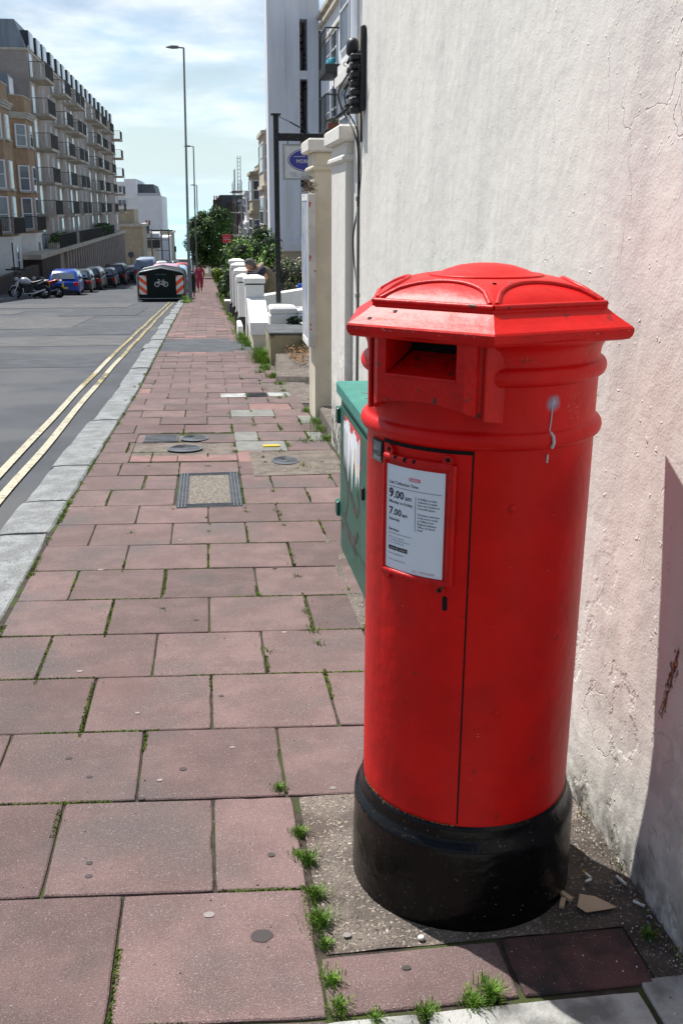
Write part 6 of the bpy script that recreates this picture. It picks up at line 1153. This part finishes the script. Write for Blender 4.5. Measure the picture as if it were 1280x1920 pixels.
# ================================================================== VEHICLES
def car(label, paint, x, y, rz=0, L=4.0, Wd=1.74, Hh=1.46, cat='car', group='cars parked along the street', kind='hatch', name='parked_car', platem='plate', slope=None):
    t = thing(name, label, cat, (x, y, G(y) - .075), rz, group); hw = Wd/2; h2 = L/2
    def sec(yy, w, zb, zt, r=.12): return [(-w+.05, yy, zb), (w-.05, yy, zb), (w, yy, zb+.12), (w+.01, yy, (zb+zt)/2), (w-.02, yy, zt-.12), (w-.10, yy, zt), (-w+.10, yy, zt), (-w+.02, yy, zt-.12), (-w-.01, yy, (zb+zt)/2), (-w, yy, zb+.12)]
    be = Hh*.62; b = MB(); b.loft([sec(-h2, hw*.80, .34, be*.82), sec(-h2+.06, hw*.93, .26, be*.95), sec(-h2+.35, hw, .20, be), sec(-h2*.4, hw, .20, be+.01), sec(h2*.35, hw, .20, be), sec(h2*.55, hw*.99, .20, be*.96), sec(h2-.3, hw*.95, .22, be*.84), sec(h2-.05, hw*.84, .28, be*.72), sec(h2, hw*.72, .34, be*.62)], 0, True)
    ct_ = {'hatch': [(-h2+.16, be-.04), (-h2+.50, Hh*.93), (-h2+.85, Hh*.995), (0, Hh), (.45, Hh*.965), (h2*.62, be-.03)], 'van': [(-h2+.02, be), (-h2+.06, Hh*.97), (-h2+.2, Hh), (h2*.4, Hh), (h2*.55, Hh*.95), (h2*.85, be)], 'suv': [(-h2+.08, be-.02), (-h2+.30, Hh*.95), (-h2+.55, Hh), (.2, Hh), (.55, Hh*.96), (h2*.60, be-.02)]}[kind]
    def cs(yy, zt): k = (zt-be+.03)/(Hh-be); wt = hw*(.94 - .20*max(0, k)); return [(-hw*.94, yy, be-.06), (hw*.94, yy, be-.06), (hw*.90 if k > .2 else wt, yy, be+(zt-be)*.4), (wt, yy, zt-.06*max(.2, k)), (wt-.12, yy, zt), (-wt+.12, yy, zt), (-wt, yy, zt-.06*max(.2, k)), (-hw*.90 if k > .2 else -wt, yy, be+(zt-be)*.4)]
    b.loft([cs(*q) for q in ct_], 0, True); b.build('body', M[paint], t)
    # glass
    b = MB(); (ya, za), (yb, zb_) = ct_[0], ct_[1]; 
    if kind != 'van':
        wt = hw*.70; b.add([(-wt*1.08, ya+.02, za+.12), (wt*1.08, ya+.02, za+.12), (wt*.92, yb-.03, zb_-.06), (-wt*.92, yb-.03, zb_-.06)], [(0,1,2,3)]); b.v = [(p[0], p[1]-.035, p[2]+.01) for p in b.v]; b.build('rear_window', M['glass'], t, fix=False)
    for s_ in (-1, 1):
        b = MB(); b.add([(s_*hw*.935, -h2+.62, be+.05), (s_*hw*.935, h2*.48, be+.05), (s_*hw*.80, .42, Hh*.92), (s_*hw*.80, -h2+.80, Hh*.92)], [(0,1,2,3)]); b.v = [(p[0]+s_*.012, p[1], p[2]) for p in b.v]
        if kind != 'van': b.build('side_window', M['glass'], t, fix=False)
        b = MB(); b.box(s_*hw*.80-.13, s_*hw*.80+.13, -h2-.01, -h2+.10, be*.66, be*.90, bev=.03); b.build('tail_light', M['tail'], t)
        b = MB(); b.box(s_*(hw+.09)-.09, s_*(hw+.09)+.09, h2*.36, h2*.36+.12, be+.02, be+.16, bev=.03); b.build('wing_mirror', M[paint], t)
        for yy in (-h2+.72, h2-.80):
            b = MB(); b.torus((s_*(hw-.10), yy, .31), .225, .085, 'x', 20, 8); w = b.build('wheel', M['tyre'], t); b = MB(); b.tube([(s_*(hw-.14), yy, .31), (s_*(hw-.03), yy, .31)], .20, 12)
            b.build('rim', M['silver'], w)
    b = MB(); b.box(-.26, .26, -h2-.025, -h2+.02, be*.50, be*.50+.11); b.build('number_plate', M[platem], t)
    b = MB(); b.box(-hw*.86, hw*.86, -h2-.02, -h2+.3, .24, .40, bev=.04); b.build('rear_bumper', M['carblack'], t)
    local(t)
    return t
car('bright blue hatchback parked beside the motorcycles', 'blue', -8.02, 59.6, .04); car('small dark grey hatchback parked between the blue car and a black estate', 'cargrey', -7.95, 65.6, .02, 3.8, 1.68)
car('large black estate car with a pale reflection in its rear window', 'carblack', -7.95, 71.7, .0, 4.6, 1.86, 1.58, kind='suv'); car('dark grey car parked just ahead of the black estate', 'cargrey', -7.55, 78.2, 0, 4.2)
car('black off roader parked near the podium wall', 'carblack', -7.5, 87.0, 0, 4.9, 1.9, 1.75, kind='suv'); car('dark car half hidden by the bicycle hangar', 'carblack', -7.1, 95.5, 0, 4.3)
car('white car parked beyond the dark cars on the opposite kerb', 'carwhite', -7.1, 104, 0, 4.2)
car('pink car whose roof shows over the bicycle hangar', 'carpink', -2.1, 54.5, 0, 4.1, 1.75, 1.70, group='cars parked behind the bicycle hangar'); car('pale blue car between the hangar and the nearest street lamp', 'carsky', -1.75, 60.5, 0, 4.1, 1.76, 1.62, group='cars parked behind the bicycle hangar')
car('silver grey estate behind the pale blue car', 'cargrey', -2.0, 71, 0, 4.5, 1.8, 1.66, kind='suv', group='cars parked behind the bicycle hangar'); car('red car with its lights showing far down the street', 'carred', -3.0, 128, 0, 4.1, group='cars driving down to the seafront'); car('dark blue car crossing at the bottom of the hill', 'cargrey', -4.6, 150, .3, 4.4, group='cars driving down to the seafront')
car('white car at the bottom of the hill beside another white one', 'carwhite', -6.3, 148, 0, 4.2, group='cars driving down to the seafront'); car('white car at the bottom of the hill, nearer the cream building', 'carwhite', -7.4, 142, 0, 4.0, group='cars driving down to the seafront')
v = car('blue grey van with a round dark mark on its rear door', 'vanblue', -5.3, 92, 0, 5.2, 1.95, 2.2, 'van', 'cars driving down to the seafront', 'van', 'delivery_van')
b = MB(); b.add([(.22*cos(a)-.1, -2.62, 1.35+.22*sin(a)) for a in [2*pi*i/16 for i in range(16)]], [tuple(range(16))]); b.build('round_mark', M['slate'], v, fix=False); local(v)
t = thing('road_sign', 'small round grey road sign before the cream building', 'sign', (-7.4, 112, G(112))); b = MB(); b.tube([(-8.0, 112, G(112)), (-8.0, 112, -4.8)], .05, 6); b.build('post', M['lampm'], t); b = MB(); b.tube([(-8.0, 111.9, -4.9), (-8.0, 111.95, -4.9)], .34, 16); b.build('disc', M['lampm'], t)
def motorbike(label, x, y, rz, paint, seat='blackm'):
    t = thing('motorcycle', label, 'motorcycle', (x, y, G(y) - .08), rz, 'motorcycles parked on the opposite side')
    for wx_, nm in ((-.70, 'front'), (.70, 'rear')):
        b = MB(); b.torus((wx_, 0, .31), .245, .065 if wx_ < 0 else .085, 'y', 26, 8); w = b.build('wheel', M['tyre'], t); b = MB(); b.torus((wx_, 0, .31), .19, .018, 'y', 22, 6)
        for k in range(6): a = k*pi/3; b.tube([(wx_, 0, .31), (wx_ + .19*cos(a), 0, .31 + .19*sin(a))], .014, 4)
        b.tube([(wx_, -.05, .31), (wx_, .05, .31)], .06, 8); b.build('rim', M['silver'], w)
    b = MB()
    for s_ in (-.09, .09): b.tube([(-.70, s_, .31), (-.42, s_, .98)], .025, 7)
    b.build('fork', M['chrome'], t)
    b = MB(); b.loft([[(-.98, -.07, .40), (-.98, .07, .40), (-.97, .05, .44), (-.97, -.05, .44)], [(-.78, -.09, .62), (-.78, .09, .62), (-.78, .06, .67), (-.78, -.06, .67)], [(-.50, -.08, .62), (-.50, .08, .62), (-.50, .06, .67), (-.50, -.06, .67)]]); b.build('mudguard', M[paint], t)
    def rg(xx, w, z0, z1): return [(xx, w*cos(a), (z0+z1)/2 + (z1-z0)/2*sin(a)) for a in [2*pi*i/10 for i in range(10)]]
    b = MB(); b.loft([rg(-.46, .06, .78, .92), rg(-.36, .15, .72, 1.02), rg(-.12, .18, .70, 1.05), rg(.08, .11, .70, .90), rg(.12, .05, .72, .84)]); b.build('tank', M[paint], t)
    b = MB(); b.loft([rg(.05, .10, .74, .84), rg(.25, .15, .72, .84), rg(.50, .14, .78, .90), rg(.70, .09, .84, .95), rg(.74, .04, .88, .93)]); b.build('seat', M[seat], t)
    b = MB(); b.loft([rg(.42, .11, .68, .78), rg(.72, .09, .80, .90), rg(.95, .04, .86, .92)]); b.build('tail_fairing', M[paint], t)
    b = MB(); b.box(-.30, .12, -.17, .17, .30, .62, bev=.06); b.tube([(-.18, 0, .5), (-.32, 0, .72)], .11, 8); b.box(-.22, .30, -.05, .05, .58, .74, bev=.03); b.tube([(.1, -.08, .36), (.70, -.08, .31)], .03, 6); b.tube([(.1, .08, .36), (.70, .08, .31)], .03, 6); b.tube([(.25, 0, .72), (.5, 0, .42)], .04, 7); b.build('engine', M['blackm'], t)
    b = MB(); b.tube([(-.30, -.14, .50), (-.28, -.18, .26), (.20, -.19, .26)], .028, 7); b.tube([(.20, -.19, .27), (.78, -.21, .45)], .055, 9); b.build('exhaust', M['chrome'], t)
    b = MB(); b.tube([(-.30, -.38, 1.06), (-.38, -.22, 1.10), (-.42, 0, 1.03), (-.38, .22, 1.10), (-.30, .38, 1.06)], .018, 6)
    for s_ in (-1, 1): b.tube([(-.36, s_*.25, 1.09), (-.38, s_*.32, 1.22)], .01, 4); b.box(-.42, -.39, s_*.32-.07, s_*.32+.07, 1.20, 1.29, bev=.01)
    b.build('handlebar', M['blackm'], t)
    b = MB(); b.loft([rg(-.48, .05, .92, 1.02), rg(-.53, .10, .86, 1.06), rg(-.60, .10, .87, 1.05), rg(-.62, .07, .90, 1.02)]); b.build('headlamp', M['silver'], t)
    b = MB(); b.box(.96, .975, -.10, .10, .55, .76); b.build('number_plate', M['plate'], t); b = MB(); b.tube([(.05, -.1, .32), (.12, -.30, 0)], .015, 5); b.build('stand', M['chrome'], t); local(t); return t
motorbike('silver motorcycle nearest the camera on the opposite side', -8.75, 51.5, .10, 'silver'); motorbike('dark motorcycle with red seat behind the silver one', -8.25, 53.2, -.25, 'carblack', 'carred'); 
motorbike('black motorcycle with upright bars behind the silver one near the sign post', -9.3, 54.0, .5, 'carblack')
bpy.context.view_layer.update()
